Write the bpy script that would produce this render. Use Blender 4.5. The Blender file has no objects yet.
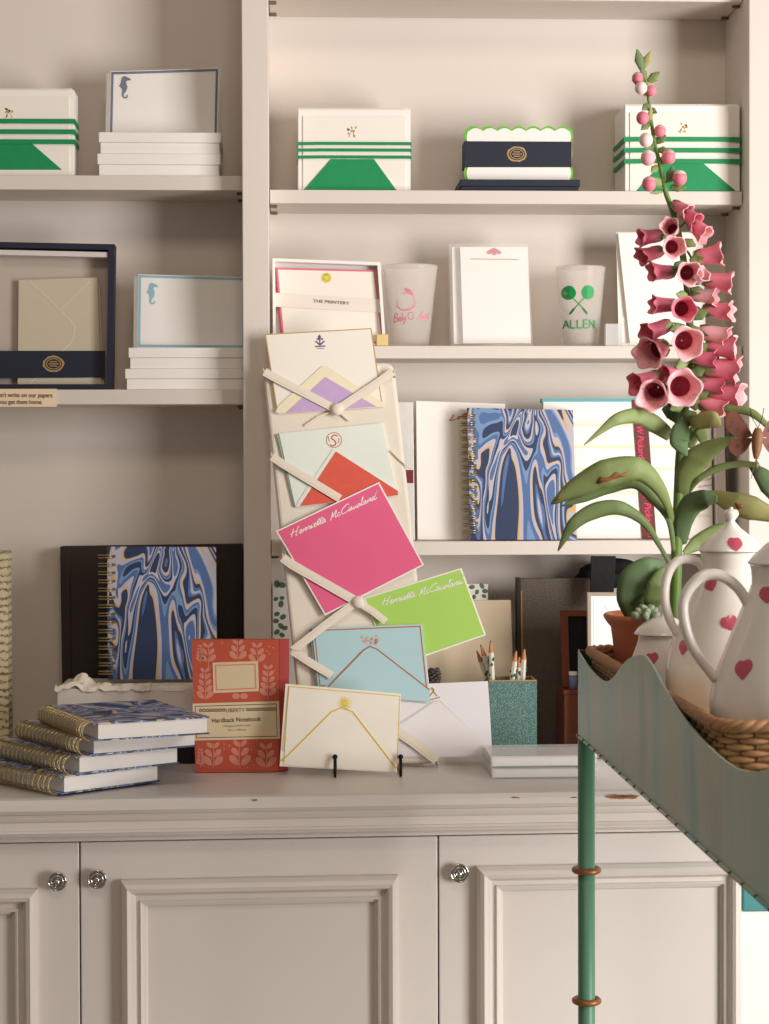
import bpy, bmesh, math, random
from mathutils import Vector, Matrix, noise
random.seed(7)
S = bpy.context.scene
COL = S.collection
R = math.radians

# ------------------------------------------------------------------ camera
F = 2000.0
H = 1.285
YAW, PITCH = math.atan(96.5/F), math.atan(39/F)
cd = bpy.data.cameras.new('camera'); cam = bpy.data.objects.new('camera', cd); COL.objects.link(cam)
cam.location = (0, 0, H)
cam.rotation_euler = ((Matrix.Rotation(-YAW, 3, 'Z') @ Matrix.Rotation(R(90)-PITCH, 3, 'X')) @ Matrix.Rotation(-.003, 3, 'Z')).to_euler()
cd.sensor_fit = 'VERTICAL'; cd.sensor_height = 36; cd.sensor_width = 27
cd.lens = 36*F/1024
cd.clip_start = .05
cd.dof.use_dof = True; cd.dof.focus_distance = 2.62; cd.dof.aperture_fstop = 22
S.camera = cam
# ------------------------------------------------------------------ light
w = bpy.data.worlds.new('world'); S.world = w; w.use_nodes = True
bg = w.node_tree.nodes['Background']; bg.inputs[0].default_value = (1.0, .90, .82, 1); bg.inputs[1].default_value = .19
def area(name, loc, target, sx, sy, power, col):
    l = bpy.data.lights.new(name, 'AREA'); l.shape = 'RECTANGLE'; l.size = sx; l.size_y = sy
    l.energy = power; l.color = col
    o = bpy.data.objects.new(name, l); COL.objects.link(o); o.location = loc
    o.rotation_euler = (Vector(target)-Vector(loc)).to_track_quat('-Z', 'Y').to_euler()
    return o
area('window_daylight', (1.85, .95, 1.25), (.35, 2.7, 1.0), .8, 1.6, 62, (1.0, .958, .925))
area('shop_lamp_light', (.1, .5, 2.9), (.1, 2.8, 1.5), .7, .4, 9, (1.0, .80, .60))
S.view_settings.view_transform = 'Standard'; S.view_settings.look = 'None'
S.view_settings.gamma = 1; S.view_settings.use_curve_mapping = False
S.view_settings.exposure = .18

CAMM = cam.rotation_euler.to_matrix()
CAMP = Vector((0, 0, H))
def ray(px, py):
    return CAMM @ Vector(((px-384.5)/F, -(py-512)/F, -1))
def P(px, py, Y):
    d = ray(px, py); return CAMP + d*(Y/d.y)
def PX(px, Y, py=473): return P(px, py, Y).x
def PZ(py, Y, px=384): return P(px, py, Y).z

# ------------------------------------------------------------------ materials
def lin(c):
    return tuple(((v/255)/12.92 if v/255 <= .04045 else ((v/255+.055)/1.055)**2.4) for v in c) + (1,)
MC = {}
def M(name, rgb, rough=.6, metal=0, var=.05, scale=25, bump=0, bscale=200, trans=0, alpha=1, coat=0, spec=.5, ior=1.45, sub=0, stretch=None):
    if name in MC: return MC[name]
    m = bpy.data.materials.new(name); m.use_nodes = True
    nt = m.node_tree; b = nt.nodes['Principled BSDF']
    c = lin(rgb)
    tc = nt.nodes.new('ShaderNodeTexCoord'); no = nt.nodes.new('ShaderNodeTexNoise')
    no.inputs['Scale'].default_value = scale; no.inputs['Detail'].default_value = 4
    src = tc.outputs['Object']
    if stretch:
        mp = nt.nodes.new('ShaderNodeMapping'); mp.inputs['Scale'].default_value = stretch
        nt.links.new(src, mp.inputs[0]); src = mp.outputs[0]
    nt.links.new(src, no.inputs['Vector'])
    mx = nt.nodes.new('ShaderNodeMix'); mx.data_type = 'RGBA'
    mx.inputs[6].default_value = tuple(v*(1-var) for v in c[:3])+(1,)
    mx.inputs[7].default_value = tuple(min(1, v*(1+var)) for v in c[:3])+(1,)
    nt.links.new(no.outputs[0], mx.inputs[0]); nt.links.new(mx.outputs[2], b.inputs['Base Color'])
    b.inputs['Roughness'].default_value = rough; b.inputs['Metallic'].default_value = metal
    b.inputs['Specular IOR Level'].default_value = spec; b.inputs['IOR'].default_value = ior
    b.inputs['Alpha'].default_value = alpha; b.inputs['Transmission Weight'].default_value = trans
    b.inputs['Coat Weight'].default_value = coat
    if sub:
        b.inputs['Subsurface Weight'].default_value = sub; b.inputs['Subsurface Scale'].default_value = .01
    if bump:
        n2 = nt.nodes.new('ShaderNodeTexNoise'); n2.inputs['Scale'].default_value = bscale; n2.inputs['Detail'].default_value = 3
        bp = nt.nodes.new('ShaderNodeBump'); bp.inputs['Strength'].default_value = bump; bp.inputs['Distance'].default_value = .001
        nt.links.new(src, n2.inputs['Vector'])
        nt.links.new(n2.outputs[0], bp.inputs['Height']); nt.links.new(bp.outputs[0], b.inputs['Normal'])
    MC[name] = m; return m
def ramp(nt, stops, const=False):
    r = nt.nodes.new('ShaderNodeValToRGB'); cr_ = r.color_ramp
    cr_.interpolation = 'CONSTANT' if const else 'LINEAR'
    while len(cr_.elements) > 1: cr_.elements.remove(cr_.elements[-1])
    cr_.elements[0].position = stops[0][0]; cr_.elements[0].color = lin(stops[0][1])
    for p, c in stops[1:]:
        e = cr_.elements.new(p); e.color = lin(c)
    return r
def newmat(name, rough=.5):
    m = bpy.data.materials.new(name); m.use_nodes = True; nt = m.node_tree
    b = nt.nodes['Principled BSDF']; b.inputs['Roughness'].default_value = rough
    tc = nt.nodes.new('ShaderNodeTexCoord'); MC[name] = m
    return m, nt, b, tc
def vmath(nt, op, a, b):
    n = nt.nodes.new('ShaderNodeVectorMath'); n.operation = op
    if isinstance(a, tuple): n.inputs[0].default_value = a
    else: nt.links.new(a, n.inputs[0])
    if op == 'SCALE':
        n.inputs['Scale'].default_value = b
    elif isinstance(b, tuple): n.inputs[1].default_value = b
    else: nt.links.new(b, n.inputs[1])
    return n.outputs[0]
def marble_mat(name, off=(0, 0, 0), dim=1.0):
    m, nt, b, tc = newmat(name, .45)
    mp = nt.nodes.new('ShaderNodeMapping'); mp.inputs['Scale'].default_value = (23, 23, 10); mp.inputs['Rotation'].default_value = (0, R(36), 0)
    mp.inputs['Location'].default_value = off
    nt.links.new(tc.outputs['Object'], mp.inputs[0])
    v = mp.outputs[0]
    for sc, amt in ((.4, 3.4), (.9, 1.5), (2.0, .3)):
        n = nt.nodes.new('ShaderNodeTexNoise'); n.inputs['Scale'].default_value = sc; n.inputs['Detail'].default_value = 0
        nt.links.new(v, n.inputs['Vector'])
        d = vmath(nt, 'SCALE', vmath(nt, 'SUBTRACT', n.outputs['Color'], (.5, .5, .5)), amt)
        v = vmath(nt, 'ADD', v, d)
    n = nt.nodes.new('ShaderNodeTexNoise'); n.inputs['Scale'].default_value = .75; n.inputs['Detail'].default_value = .6
    nt.links.new(v, n.inputs['Vector'])
    lav, blu, nav, lb, gold, w_ = (192, 185, 196), (82, 112, 162), (42, 58, 94), (118, 150, 192), (214, 172, 100), (202, 195, 204)
    st = [(0, lav), (.30, nav), (.335, blu), (.375, lb), (.39, lav), (.425, gold), (.434, nav), (.455, blu), (.475, lav), (.49, lb),
          (.50, blu), (.515, nav), (.553, gold), (.561, lav), (.585, blu), (.605, lb), (.615, nav), (.64, lav), (.66, blu), (.69, w_), (.72, nav)]
    r = ramp(nt, st, True); nt.links.new(n.outputs[0], r.inputs[0]); nt.links.new(r.outputs[0], b.inputs['Base Color'])
    return m
def voro_mat(name, c0, c1, scale, pos=.35, rough=.5, bump=.4):
    m, nt, b, tc = newmat(name, rough)
    v = nt.nodes.new('ShaderNodeTexVoronoi'); v.inputs['Scale'].default_value = scale
    nt.links.new(tc.outputs['Object'], v.inputs['Vector'])
    r = ramp(nt, [(0, c1), (pos, c1), (pos+.12, c0), (1, c0)]); nt.links.new(v.outputs['Distance'], r.inputs[0])
    nt.links.new(r.outputs[0], b.inputs['Base Color'])
    bp = nt.nodes.new('ShaderNodeBump'); bp.inputs['Strength'].default_value = bump; bp.inputs['Distance'].default_value = .0008; bp.invert = True
    nt.links.new(v.outputs['Distance'], bp.inputs['Height']); nt.links.new(bp.outputs[0], b.inputs['Normal'])
    return m
def script_mat():
    m, nt, b, tc = newmat('script_printed_paper', .7)
    mp = nt.nodes.new('ShaderNodeMapping'); mp.inputs['Scale'].default_value = (120, 120, 1)
    nt.links.new(tc.outputs['Object'], mp.inputs[0])
    n = nt.nodes.new('ShaderNodeTexNoise'); n.inputs['Scale'].default_value = 3; n.inputs['Detail'].default_value = 2
    mp.inputs['Scale'].default_value = (110, 110, 240)
    nt.links.new(mp.outputs[0], n.inputs['Vector'])
    wv = nt.nodes.new('ShaderNodeTexWave'); wv.bands_direction = 'Z'; wv.inputs['Scale'].default_value = 30; wv.inputs['Distortion'].default_value = 3; wv.inputs['Detail Scale'].default_value = 4
    nt.links.new(tc.outputs['Object'], wv.inputs['Vector'])
    mu = nt.nodes.new('ShaderNodeMath'); mu.operation = 'MULTIPLY'; nt.links.new(n.outputs[0], mu.inputs[0]); nt.links.new(wv.outputs[0], mu.inputs[1])
    r = ramp(nt, [(0, (222, 208, 170)), (.34, (214, 200, 160)), (.5, (120, 104, 76)), (1, (100, 86, 60))]); nt.links.new(mu.outputs[0], r.inputs[0])
    nt.links.new(r.outputs[0], b.inputs['Base Color']); return m
def patina_mat():
    m, nt, b, tc = newmat('green_painted_metal', .42)
    b.inputs['Metallic'].default_value = .1
    mp = nt.nodes.new('ShaderNodeMapping'); mp.inputs['Scale'].default_value = (9, 9, 3)
    nt.links.new(tc.outputs['Object'], mp.inputs[0])
    n = nt.nodes.new('ShaderNodeTexNoise'); n.inputs['Scale'].default_value = 1.4; n.inputs['Detail'].default_value = 5
    nt.links.new(mp.outputs[0], n.inputs['Vector'])
    r = ramp(nt, [(.3, (144, 160, 146)), (.45, (166, 174, 156)), (.6, (150, 174, 162)), (.75, (126, 160, 152))]); nt.links.new(n.outputs[0], r.inputs[0])
    nt.links.new(r.outputs[0], b.inputs['Base Color'])
    n2 = nt.nodes.new('ShaderNodeTexNoise'); n2.inputs['Scale'].default_value = 26; nt.links.new(tc.outputs['Object'], n2.inputs['Vector'])
    bp = nt.nodes.new('ShaderNodeBump'); bp.inputs['Strength'].default_value = .25; bp.inputs['Distance'].default_value = .002
    nt.links.new(n2.outputs[0], bp.inputs['Height']); nt.links.new(bp.outputs[0], b.inputs['Normal'])
    return m
def clear_mat(name='clear_acetate', fac=.82, tint=(255, 255, 255), rough=.08):
    if name in MC: return MC[name]
    m = bpy.data.materials.new(name); m.use_nodes = True; nt = m.node_tree
    b = nt.nodes['Principled BSDF']; b.inputs['Base Color'].default_value = lin(tint); b.inputs['Roughness'].default_value = rough
    t = nt.nodes.new('ShaderNodeBsdfTransparent'); mx = nt.nodes.new('ShaderNodeMixShader'); mx.inputs[0].default_value = fac
    nt.links.new(b.outputs[0], mx.inputs[1]); nt.links.new(t.outputs[0], mx.inputs[2])
    nt.links.new(mx.outputs[0], nt.nodes['Material Output'].inputs['Surface'])
    MC[name] = m; return m

paint = M('shelf_paint', (223, 214, 205), .55, var=.015, scale=6, bump=.05, bscale=40)
paintc = M('cabinet_paint', (217, 210, 204), .38, var=.03, scale=8, bump=.12, bscale=30)
wallm = M('wall_plaster', (240, 232, 222), .8, var=.02, scale=5)
floorm = M('floor_wood', (150, 118, 88), .5, var=.15, scale=8, stretch=(1, 12, 1))
white = M('white_card', (246, 242, 237), .6, var=.015)
cream = M('cream_card', (244, 238, 227), .6, var=.02)
creamd = M('beige_envelope', (206, 194, 172), .65, var=.02)
pageM = M('page_edges', (232, 228, 224), .7, var=.04, scale=60, stretch=(1, 1, 25))
green = M('green_ink', (14, 142, 84), .6, var=.12, scale=60)
navy = M('navy_paper', (30, 35, 54), .6, var=.06)
gold = M('gold_foil', (186, 156, 104), .4, metal=.2, var=.08)
goldy = M('yellow_ink', (226, 188, 56), .5, var=.05)
blackm = M('black_ink', (48, 42, 40), .6)
grey_ink = M('grey_ink', (130, 122, 112), .6)
pinkc = M('pink_card', (230, 98, 140), .55, var=.03)
pinki = M('pink_ink', (230, 112, 132), .5)
redi = M('coral_liner', (220, 92, 74), .7, var=.12, scale=90)
redink = M('red_ink', (196, 60, 62), .6)
limec = M('lime_card', (170, 212, 98), .55, var=.03)
bluec = M('pale_blue_card', (176, 210, 216), .55, var=.02)
copper = M('copper_foil', (190, 112, 76), .45, metal=.2)
lilac = M('lilac_liner', (198, 168, 212), .7, var=.1, scale=90)
lilaci = M('plum_ink', (120, 84, 130), .6)
linen = M('cream_linen', (232, 223, 208), .85, var=.03, bump=.5, bscale=900)
ribbonm = M('cream_ribbon', (234, 224, 208), .8, var=.03, bump=.3, bscale=600)
sea_navy = M('navy_ink', (40, 58, 104), .6)
sea_blue = M('light_blue_ink', (116, 182, 198), .6)
blackmetal = M('black_metal', (22, 22, 24), .4, metal=.6)
chrome = M('chrome', (205, 203, 200), .12, metal=1, var=.01)
coilm = M('brass_wire', (178, 158, 112), .3, metal=.9, var=.03)
darkbd = M('dark_brown_board', (48, 36, 28), .6, var=.15, bump=.3, bscale=300)
leather = voro_mat('brown_grained_leather', (92, 80, 70), (78, 66, 56), 520, .3, .5, .6)
shag = voro_mat('teal_shagreen', (74, 112, 106), (128, 158, 150), 620, .3, .45, .5)
woodm = M('reddish_wood', (124, 64, 40), .45, var=.25, scale=12, stretch=(8, 8, 1))
tan_ = M('tan_edge', (186, 140, 92), .6)
terra = M('terracotta', (192, 116, 84), .8, var=.12, scale=40, bump=.3, bscale=120)
soil = M('potting_moss', (70, 62, 38), .95, var=.3, bump=1, bscale=200)
ceram = M('white_glazed_ceramic', (232, 226, 218), .16, var=.01, coat=.4, bump=.03, bscale=30)
heartm = M('pink_heart_glaze', (192, 82, 102), .2, var=.08, scale=90, coat=.4)
wicker = M('wicker', (166, 122, 82), .6, var=.3, scale=60, bump=.3, bscale=200)
wickerd = M('wicker_dark', (104, 64, 34), .7, var=.2)
rust = M('rusty_brown_edge', (112, 66, 38), .6, metal=.3, var=.2)
brassring = M('aged_brass', (150, 98, 58), .45, metal=.55, var=.2, scale=80)
greenpost = M('green_gloss_paint', (84, 130, 106), .4, var=.06, scale=20)
darkgreen = M('dark_green_paint', (38, 62, 44), .5)
tealp = M('teal_paint', (60, 128, 128), .5, var=.04)
patina = patina_mat()
leafs = [M('leaf_green_%s' % n, c, .6, var=.25, scale=30, bump=.4, bscale=140) for n, c in
         (('a', (104, 124, 74)), ('b', (128, 144, 88)), ('c', (90, 114, 76)), ('d', (164, 162, 106)))]
leafbrown = M('leaf_brown_patch', (140, 84, 48), .6)
stemm = M('stem_green', (96, 128, 54), .5, var=.1)
petal = M('foxglove_pink', (224, 124, 144), .5, var=.16, scale=70, sub=.1)
petal2 = M('foxglove_rose', (208, 104, 128), .5, var=.18, scale=70, sub=.1)
petalp = M('foxglove_pale', (236, 176, 180), .5, var=.12, scale=70, sub=.1)
petaldark = M('foxglove_throat', (150, 48, 70), .6, var=.2, scale=120)
petalw = M('foxglove_bud_white', (238, 214, 208), .5, var=.06, scale=70)
dotm = M('foxglove_speckle', (110, 28, 48), .6)
bfly = M('brown_moth_wing', (112, 66, 50), .6, var=.35, scale=60)
bflyb = M('brown_moth_body', (132, 92, 62), .6, var=.2, bump=.5)
script = script_mat()
marbleA = marble_mat('marbled_paper', (0, 0, 0)); marbleB = marble_mat('marbled_paper_second', (5, 2, 1.5))
clear = clear_mat(); frost = clear_mat('frosted_plastic', .74, (250, 244, 236), .3); acryl = clear_mat('clear_acrylic', .62, (250, 250, 250), .05)
coral = M('coral_cloth', (188, 82, 58), .7, var=.05); corald = M('coral_spine', (160, 52, 46), .65, var=.05); coralp = M('pale_coral_print', (210, 136, 116), .7, var=.03)
labelm = M('kraft_label', (216, 198, 162), .7, var=.03)
tissue = M('tissue_paper', (240, 230, 214), .8, var=.03, bump=.6, bscale=40)
plast = M('crumpled_plastic', (226, 224, 220), .2, var=.1, scale=40, bump=1, bscale=60)
brown_rib = M('brown_ribbon', (106, 48, 44), .6, var=.06)
turq = M('turquoise_edge', (96, 176, 184), .6)
faintlime = M('faint_stripe', (232, 230, 202), .65)
paleyel = M('pale_yellow_box', (226, 200, 136), .6)
pastelg = M('pale_sage', (150, 166, 136), .6, var=.1)
eucg = M('eucalyptus_print', (92, 124, 88), .65, var=.2, scale=80)
pencilw = M('pencil_wood', (196, 128, 80), .6); graph = M('graphite', (50, 44, 44), .4)
blackcl = M('black_cloth', (20, 18, 20), .8, var=.2, bump=.6, bscale=200)
glowcard = M('bright_white_card', (252, 252, 252), .4, var=.0)
chipm = M('bare_wood_chip', (168, 120, 84), .8, var=.15, scale=200)
slot = M('dark_gap', (120, 98, 78), .8)

# ------------------------------------------------------------------ mesh building
class MB:
    def __init__(s, name, parent=None, label=None, kind=None):
        s.name, s.parent, s.label, s.kind = name, parent, label, kind
        s.v, s.f, s.mi, s.sm, s.mats, s.kids, s.mods = [], [], [], [], [], [], []
        s.recalc = True
        if parent: parent.kids.append(s)
    def sub(s, name, label=None): return MB(name, s, label)
    def m(s, mat):
        if mat not in s.mats: s.mats.append(mat)
        return s.mats.index(mat)
    def add(s, vs, fs, mat, smooth=False):
        b = len(s.v); s.v += [Vector(v) for v in vs]; k = s.m(mat)
        for f in fs: s.f.append([b+i for i in f]); s.mi.append(k); s.sm.append(smooth)
        return s
    def bmadd(s, bm, mat, smooth=False):
        bm.verts.index_update()
        s.add([v.co.copy() for v in bm.verts], [[v.index for v in f.verts] for f in bm.faces], mat, smooth); bm.free(); return s
    def loops(s, L, mat, bevel=0, smooth=False, segs=2):
        """closed prism between two vertex loops"""
        n = len(L[0]); bm = bmesh.new()
        A = [bm.verts.new(p) for p in L[0]]; B = [bm.verts.new(p) for p in L[1]]
        bm.faces.new(A); bm.faces.new(B[::-1])
        for i in range(n):
            j = (i+1) % n; bm.faces.new((A[i], B[i], B[j], A[j]))
        bmesh.ops.recalc_face_normals(bm, faces=bm.faces)
        if bevel:
            bmesh.ops.bevel(bm, geom=bm.edges[:], offset=bevel, segments=segs, profile=.5, affect='EDGES')
        return s.bmadd(bm, mat, smooth)
    def box(s, x0, x1, y0, y1, z0, z1, mat, bevel=0, X=None):
        A = [(x0, y0, z0), (x1, y0, z0), (x1, y0, z1), (x0, y0, z1)]; B = [(x, y1, z) for x, y, z in A]
        L = [[Vector(p) for p in A], [Vector(p) for p in B]]
        if X: L = [[X @ p for p in l] for l in L]
        return s.loops(L, mat, bevel)
    def slab(s, pl, pts, t, mat, off=0, bevel=0, segs=2):
        A = [pl.at(x, y, off) for x, y in pts]; B = [p-pl.n*t for p in A]
        return s.loops([A, B], mat, bevel, segs=segs)
    def ring(s, pl, outer, inner, t, mat, off=0):
        n = len(outer)
        o = [pl.at(*p, off) for p in outer]; i = [pl.at(*p, off) for p in inner]
        ob = [p-pl.n*t for p in o]; ib = [p-pl.n*t for p in i]
        fs = []
        for k in range(n):
            j = (k+1) % n
            fs += [[k, j, n+j, n+k], [2*n+k, 3*n+k, 3*n+j, 2*n+j], [k, 2*n+k, 2*n+j, j], [n+k, n+j, 3*n+j, 3*n+k]]
        return s.add(o+i+ob+ib, fs, mat)
    def stroke(s, pl, pts, w, mat, off=.0004, t=.0003, curve=0, closed=False):
        """flat line of pixel width w on plane"""
        if curve: pts = cr(pts, curve)
        n = len(pts); 
        ws = w if isinstance(w, (list, tuple)) else [w]*n
        if isinstance(w, (list, tuple)) and len(w) != n:
            ws = [w[0]+(w[-1]-w[0])*i/(n-1) for i in range(n)] if len(w) == 2 else [lerpl(w, i/(n-1)) for i in range(n)]
        Lp, Rp = [], []
        for i in range(n):
            a = pts[max(0, i-1)]; b = pts[min(n-1, i+1)]
            if closed: a = pts[i-1]; b = pts[(i+1) % n]
            dx, dy = b[0]-a[0], b[1]-a[1]; l = math.hypot(dx, dy) or 1
            nx, ny = -dy/l*ws[i]/2, dx/l*ws[i]/2
            Lp.append((pts[i][0]+nx, pts[i][1]+ny)); Rp.append((pts[i][0]-nx, pts[i][1]-ny))
        A = [pl.at(*p, off) for p in Lp]; B = [pl.at(*p, off) for p in Rp]
        Ab = [p-pl.n*t for p in A]; Bb = [p-pl.n*t for p in B]
        fs = []
        rng = range(n) if closed else range(n-1)
        for i in rng:
            j = (i+1) % n
            fs += [[i, j, n+j, n+i], [2*n+i, 3*n+i, 3*n+j, 2*n+j], [i, 2*n+i, 2*n+j, j], [n+i, n+j, 3*n+j, 3*n+i]]
        if not closed: fs += [[0, n, 3*n, 2*n], [n-1, 3*n-1, 4*n-1, 2*n-1]]
        return s.add(A+B+Ab+Bb, fs, mat)
    def blob(s, pl, c, rx, ry, mat, off=.0004, t=.0003, rot=0, n=12, jit=0):
        pts = []
        for k in range(n):
            a = 2*math.pi*k/n; q = 1+random.uniform(-jit, jit)
            x, y = rx*math.cos(a)*q, ry*math.sin(a)*q
            pts.append((c[0]+x*math.cos(rot)-y*math.sin(rot), c[1]+x*math.sin(rot)+y*math.cos(rot)))
        return s.slab(pl, pts, t, mat, off)
    def tube(s, pts, r, mat, seg=8, closed=False, cap=True):
        n = len(pts); pts = [Vector(p) for p in pts]
        rs = r if isinstance(r, (list, tuple)) else [r]*n
        if len(rs) != n: rs = [lerpl(rs, i/(n-1)) for i in range(n)]
        vs = []; up = None
        for i in range(n):
            if closed: t = pts[(i+1) % n]-pts[i-1]
            else: t = pts[min(n-1, i+1)]-pts[max(0, i-1)]
            t.normalize()
            if up is None:
                up = Vector((0, 0, 1)) if abs(t.z) < .9 else Vector((1, 0, 0))
            a = t.cross(up)
            if a.length < 1e-5: a = t.orthogonal()
            a.normalize(); b = a.cross(t); up = b
            for k in range(seg):
                q = 2*math.pi*k/seg; vs.append(pts[i]+a*math.cos(q)*rs[i]+b*math.sin(q)*rs[i])
        fs = []
        for i in range(n if closed else n-1):
            j = (i+1) % n
            for k in range(seg):
                l = (k+1) % seg; fs.append([i*seg+k, i*seg+l, j*seg+l, j*seg+k])
        if not closed and cap: fs += [list(range(seg))[::-1], [(n-1)*seg+k for k in range(seg)]]
        return s.add(vs, fs, mat, True)
    def lathe(s, prof, X, mat, seg=40, smooth=True, lobes=None, cap=False):
        vs = []; n = len(prof)
        for i, (r, z) in enumerate(prof):
            for k in range(seg):
                a = 2*math.pi*k/seg; rr, zz = r, z
                if lobes: rr, zz = lobes(i, a, r, z)
                vs.append(X @ Vector((rr*math.cos(a), rr*math.sin(a), zz)))
        fs = [[i*seg+k, i*seg+(k+1) % seg, (i+1)*seg+(k+1) % seg, (i+1)*seg+k] for i in range(n-1) for k in range(seg)]
        if cap: fs += [list(range(seg)), [(n-1)*seg+k for k in range(seg)]]
        return s.add(vs, fs, mat, smooth)
    def ball(s, c, r, mat, sz=1, n=12):
        pr = [(r*math.sin(math.pi*i/n)+1e-5, -r*sz*math.cos(math.pi*i/n)) for i in range(n+1)]
        return s.lathe(pr, Matrix.Translation(c), mat, 16)
    def text(s, pl, txt, p0, p1, h, mat, off=.0005, shear=0, t=.0002, bold=0, curve=None):
        tp = text_polys(txt, shear, bold)
        vs, fs, w_ = tp
        e = Vector((p1[0]-p0[0], p1[1]-p0[1])); L = e.length; e /= L; u = Vector((e.y, -e.x))
        A = []
        for x, y in vs:
            q = Vector(p0)+e*(x/w_*L)+u*(y/.72*h); A.append(pl.at(q.x, q.y, off))
        return s.add(A, fs, mat)
    def cursive(s, pl, txt, p0, p1, h, wpx, mat, off=.0005, shear=.35):
        x = 0; segs = []
        for c in txt:
            if c == ' ': x += .35; continue
            g, adv = CUR[c]
            for st in g: segs.append([(x+a+shear*b, b) for a, b in st])
            x += adv
        e = Vector((p1[0]-p0[0], p1[1]-p0[1])); L = e.length; e /= L; u = Vector((e.y, -e.x))
        for st in segs:
            s.stroke(pl, [tuple(Vector(p0)+e*(a/x*L)+u*(b*h)) for a, b in cr(st, 4)], wpx, mat, off, .0002)
        return s
def lerpl(w, t):
    x = t*(len(w)-1); i = min(int(x), len(w)-2); return w[i]+(w[i+1]-w[i])*(x-i)
def cr(pts, k):
    """catmull-rom through points of any dimension"""
    pts = [Vector(p) for p in pts]; out = []; n = len(pts)
    for i in range(n-1):
        p0 = pts[max(0, i-1)]; p1 = pts[i]; p2 = pts[i+1]; p3 = pts[min(n-1, i+2)]
        for j in range(k):
            t = j/k
            out.append(.5*((2*p1)+(p2-p0)*t+(2*p0-5*p1+4*p2-p3)*t*t+(3*p1-p0-3*p2+p3)*t**3))
    out.append(pts[-1]); return out
CUR = {
 'H': ([[(.12, 0), (.15, .5), (.2, 1.0)], [(0, .42), (.3, .56), (.62, .5)], [(.62, 1.1), (.52, .5), (.5, 0), (.62, .03)]], .72),
 'e': ([[(0, .1), (.16, .22), (.26, .4), (.18, .46), (.09, .28), (.12, .04), (.26, 0), (.36, .1)]], .34),
 'n': ([[(0, .08), (.08, .42), (.06, .02), (.2, .4), (.3, .42), (.28, .06), (.4, .1)]], .38),
 'r': ([[(0, .1), (.08, .46), (.14, .4), (.24, .42), (.2, .05), (.3, .1)]], .3),
 'i': ([[(0, .1), (.1, .42), (.09, .02), (.2, .1)], [(.13, .6), (.16, .64)]], .2),
 't': ([[(0, .1), (.14, .9), (.1, .05), (.22, .1)], [(-.04, .6), (.36, .66)]], .22),
 'a': ([[(.28, .4), (.12, .43), (.03, .18), (.12, 0), (.27, .36), (.26, .03), (.38, .1)]], .37),
 'M': ([[(0, -.05), (.08, .1), (.16, .95), (.2, .2), (.46, .95), (.44, .05), (.58, .1)]], .6),
 'C': ([[(.6, .85), (.48, 1.05), (.1, .7), (.08, .15), (.35, 0), (.66, .2)]], .66),
 'c': ([[(.26, .36), (.12, .42), (.03, .15), (.14, 0), (.32, .1)]], .31),
 'u': ([[(0, .1), (.08, .42), (.06, .05), (.22, .08), (.28, .42), (.28, .03), (.38, .1)]], .37),
 's': ([[(0, .08), (.14, .46), (.22, .2), (.12, 0), (.02, .06), (.3, .1)]], .28),
 'l': ([[(0, .1), (.16, .9), (.1, 1.0), (.07, .5), (.1, .02), (.2, .1)]], .2),
 'd': ([[(.28, .4), (.12, .43), (.03, .18), (.12, 0), (.27, .36), (.38, 1.1), (.26, .03), (.5, .14)]], .42),
 'B': ([[(.1, 0), (.12, .95), (.4, .95), (.4, .6), (.15, .5), (.5, .4), (.45, .02), (.05, .03)]], .6),
 'b': ([[(0, .1), (.16, .9), (.08, .5), (.06, .02), (.26, .05), (.28, .36), (.12, .36)]], .36),
 'y': ([[(0, .4), (.06, .1), (.22, .1), (.28, .42), (.24, -.4), (.08, -.4), (.38, .1)]], .38),
 'L': ([[(.1, .9), (.14, .4), (.05, 0), (.5, .05)]], .55),
 '-': ([[(0, .3), (.3, .35)]], .3),
}
TC = {}
def text_polys(txt, shear, bold):
    k = (txt, shear, bold)
    if k in TC: return TC[k]
    c = bpy.data.curves.new('t', 'FONT'); c.body = txt; c.shear = shear; c.offset = bold; c.resolution_u = 3
    o = bpy.data.objects.new('t', c); COL.objects.link(o)
    dg = bpy.context.evaluated_depsgraph_get(); me = o.evaluated_get(dg).to_mesh()
    vs = [(v.co.x, v.co.y) for v in me.vertices]; fs = [list(p.vertices) for p in me.polygons]
    o.evaluated_get(dg).to_mesh_clear(); bpy.data.objects.remove(o); bpy.data.curves.remove(c)
    x0 = min(v[0] for v in vs); w_ = max(v[0] for v in vs)-x0
    TC[k] = ([(x-x0, y) for x, y in vs], fs, w_); return TC[k]

class PL:
    def __init__(s, p, n): s.p = Vector(p); s.n = Vector(n).normalized()
    def at(s, px, py, off=0):
        d = ray(px, py); p0 = s.p+s.n*off
        return CAMP+d*((p0-CAMP).dot(s.n)/d.dot(s.n))
def upright(Y): return PL((0, Y, 0), (0, -1, 0))
def lean(Y, z, deg, yaw=0, x=0):
    n = Matrix.Rotation(R(yaw), 3, 'Z') @ Vector((0, -math.cos(R(deg)), math.sin(R(deg))))
    return PL((x, Y, z), n)

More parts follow.
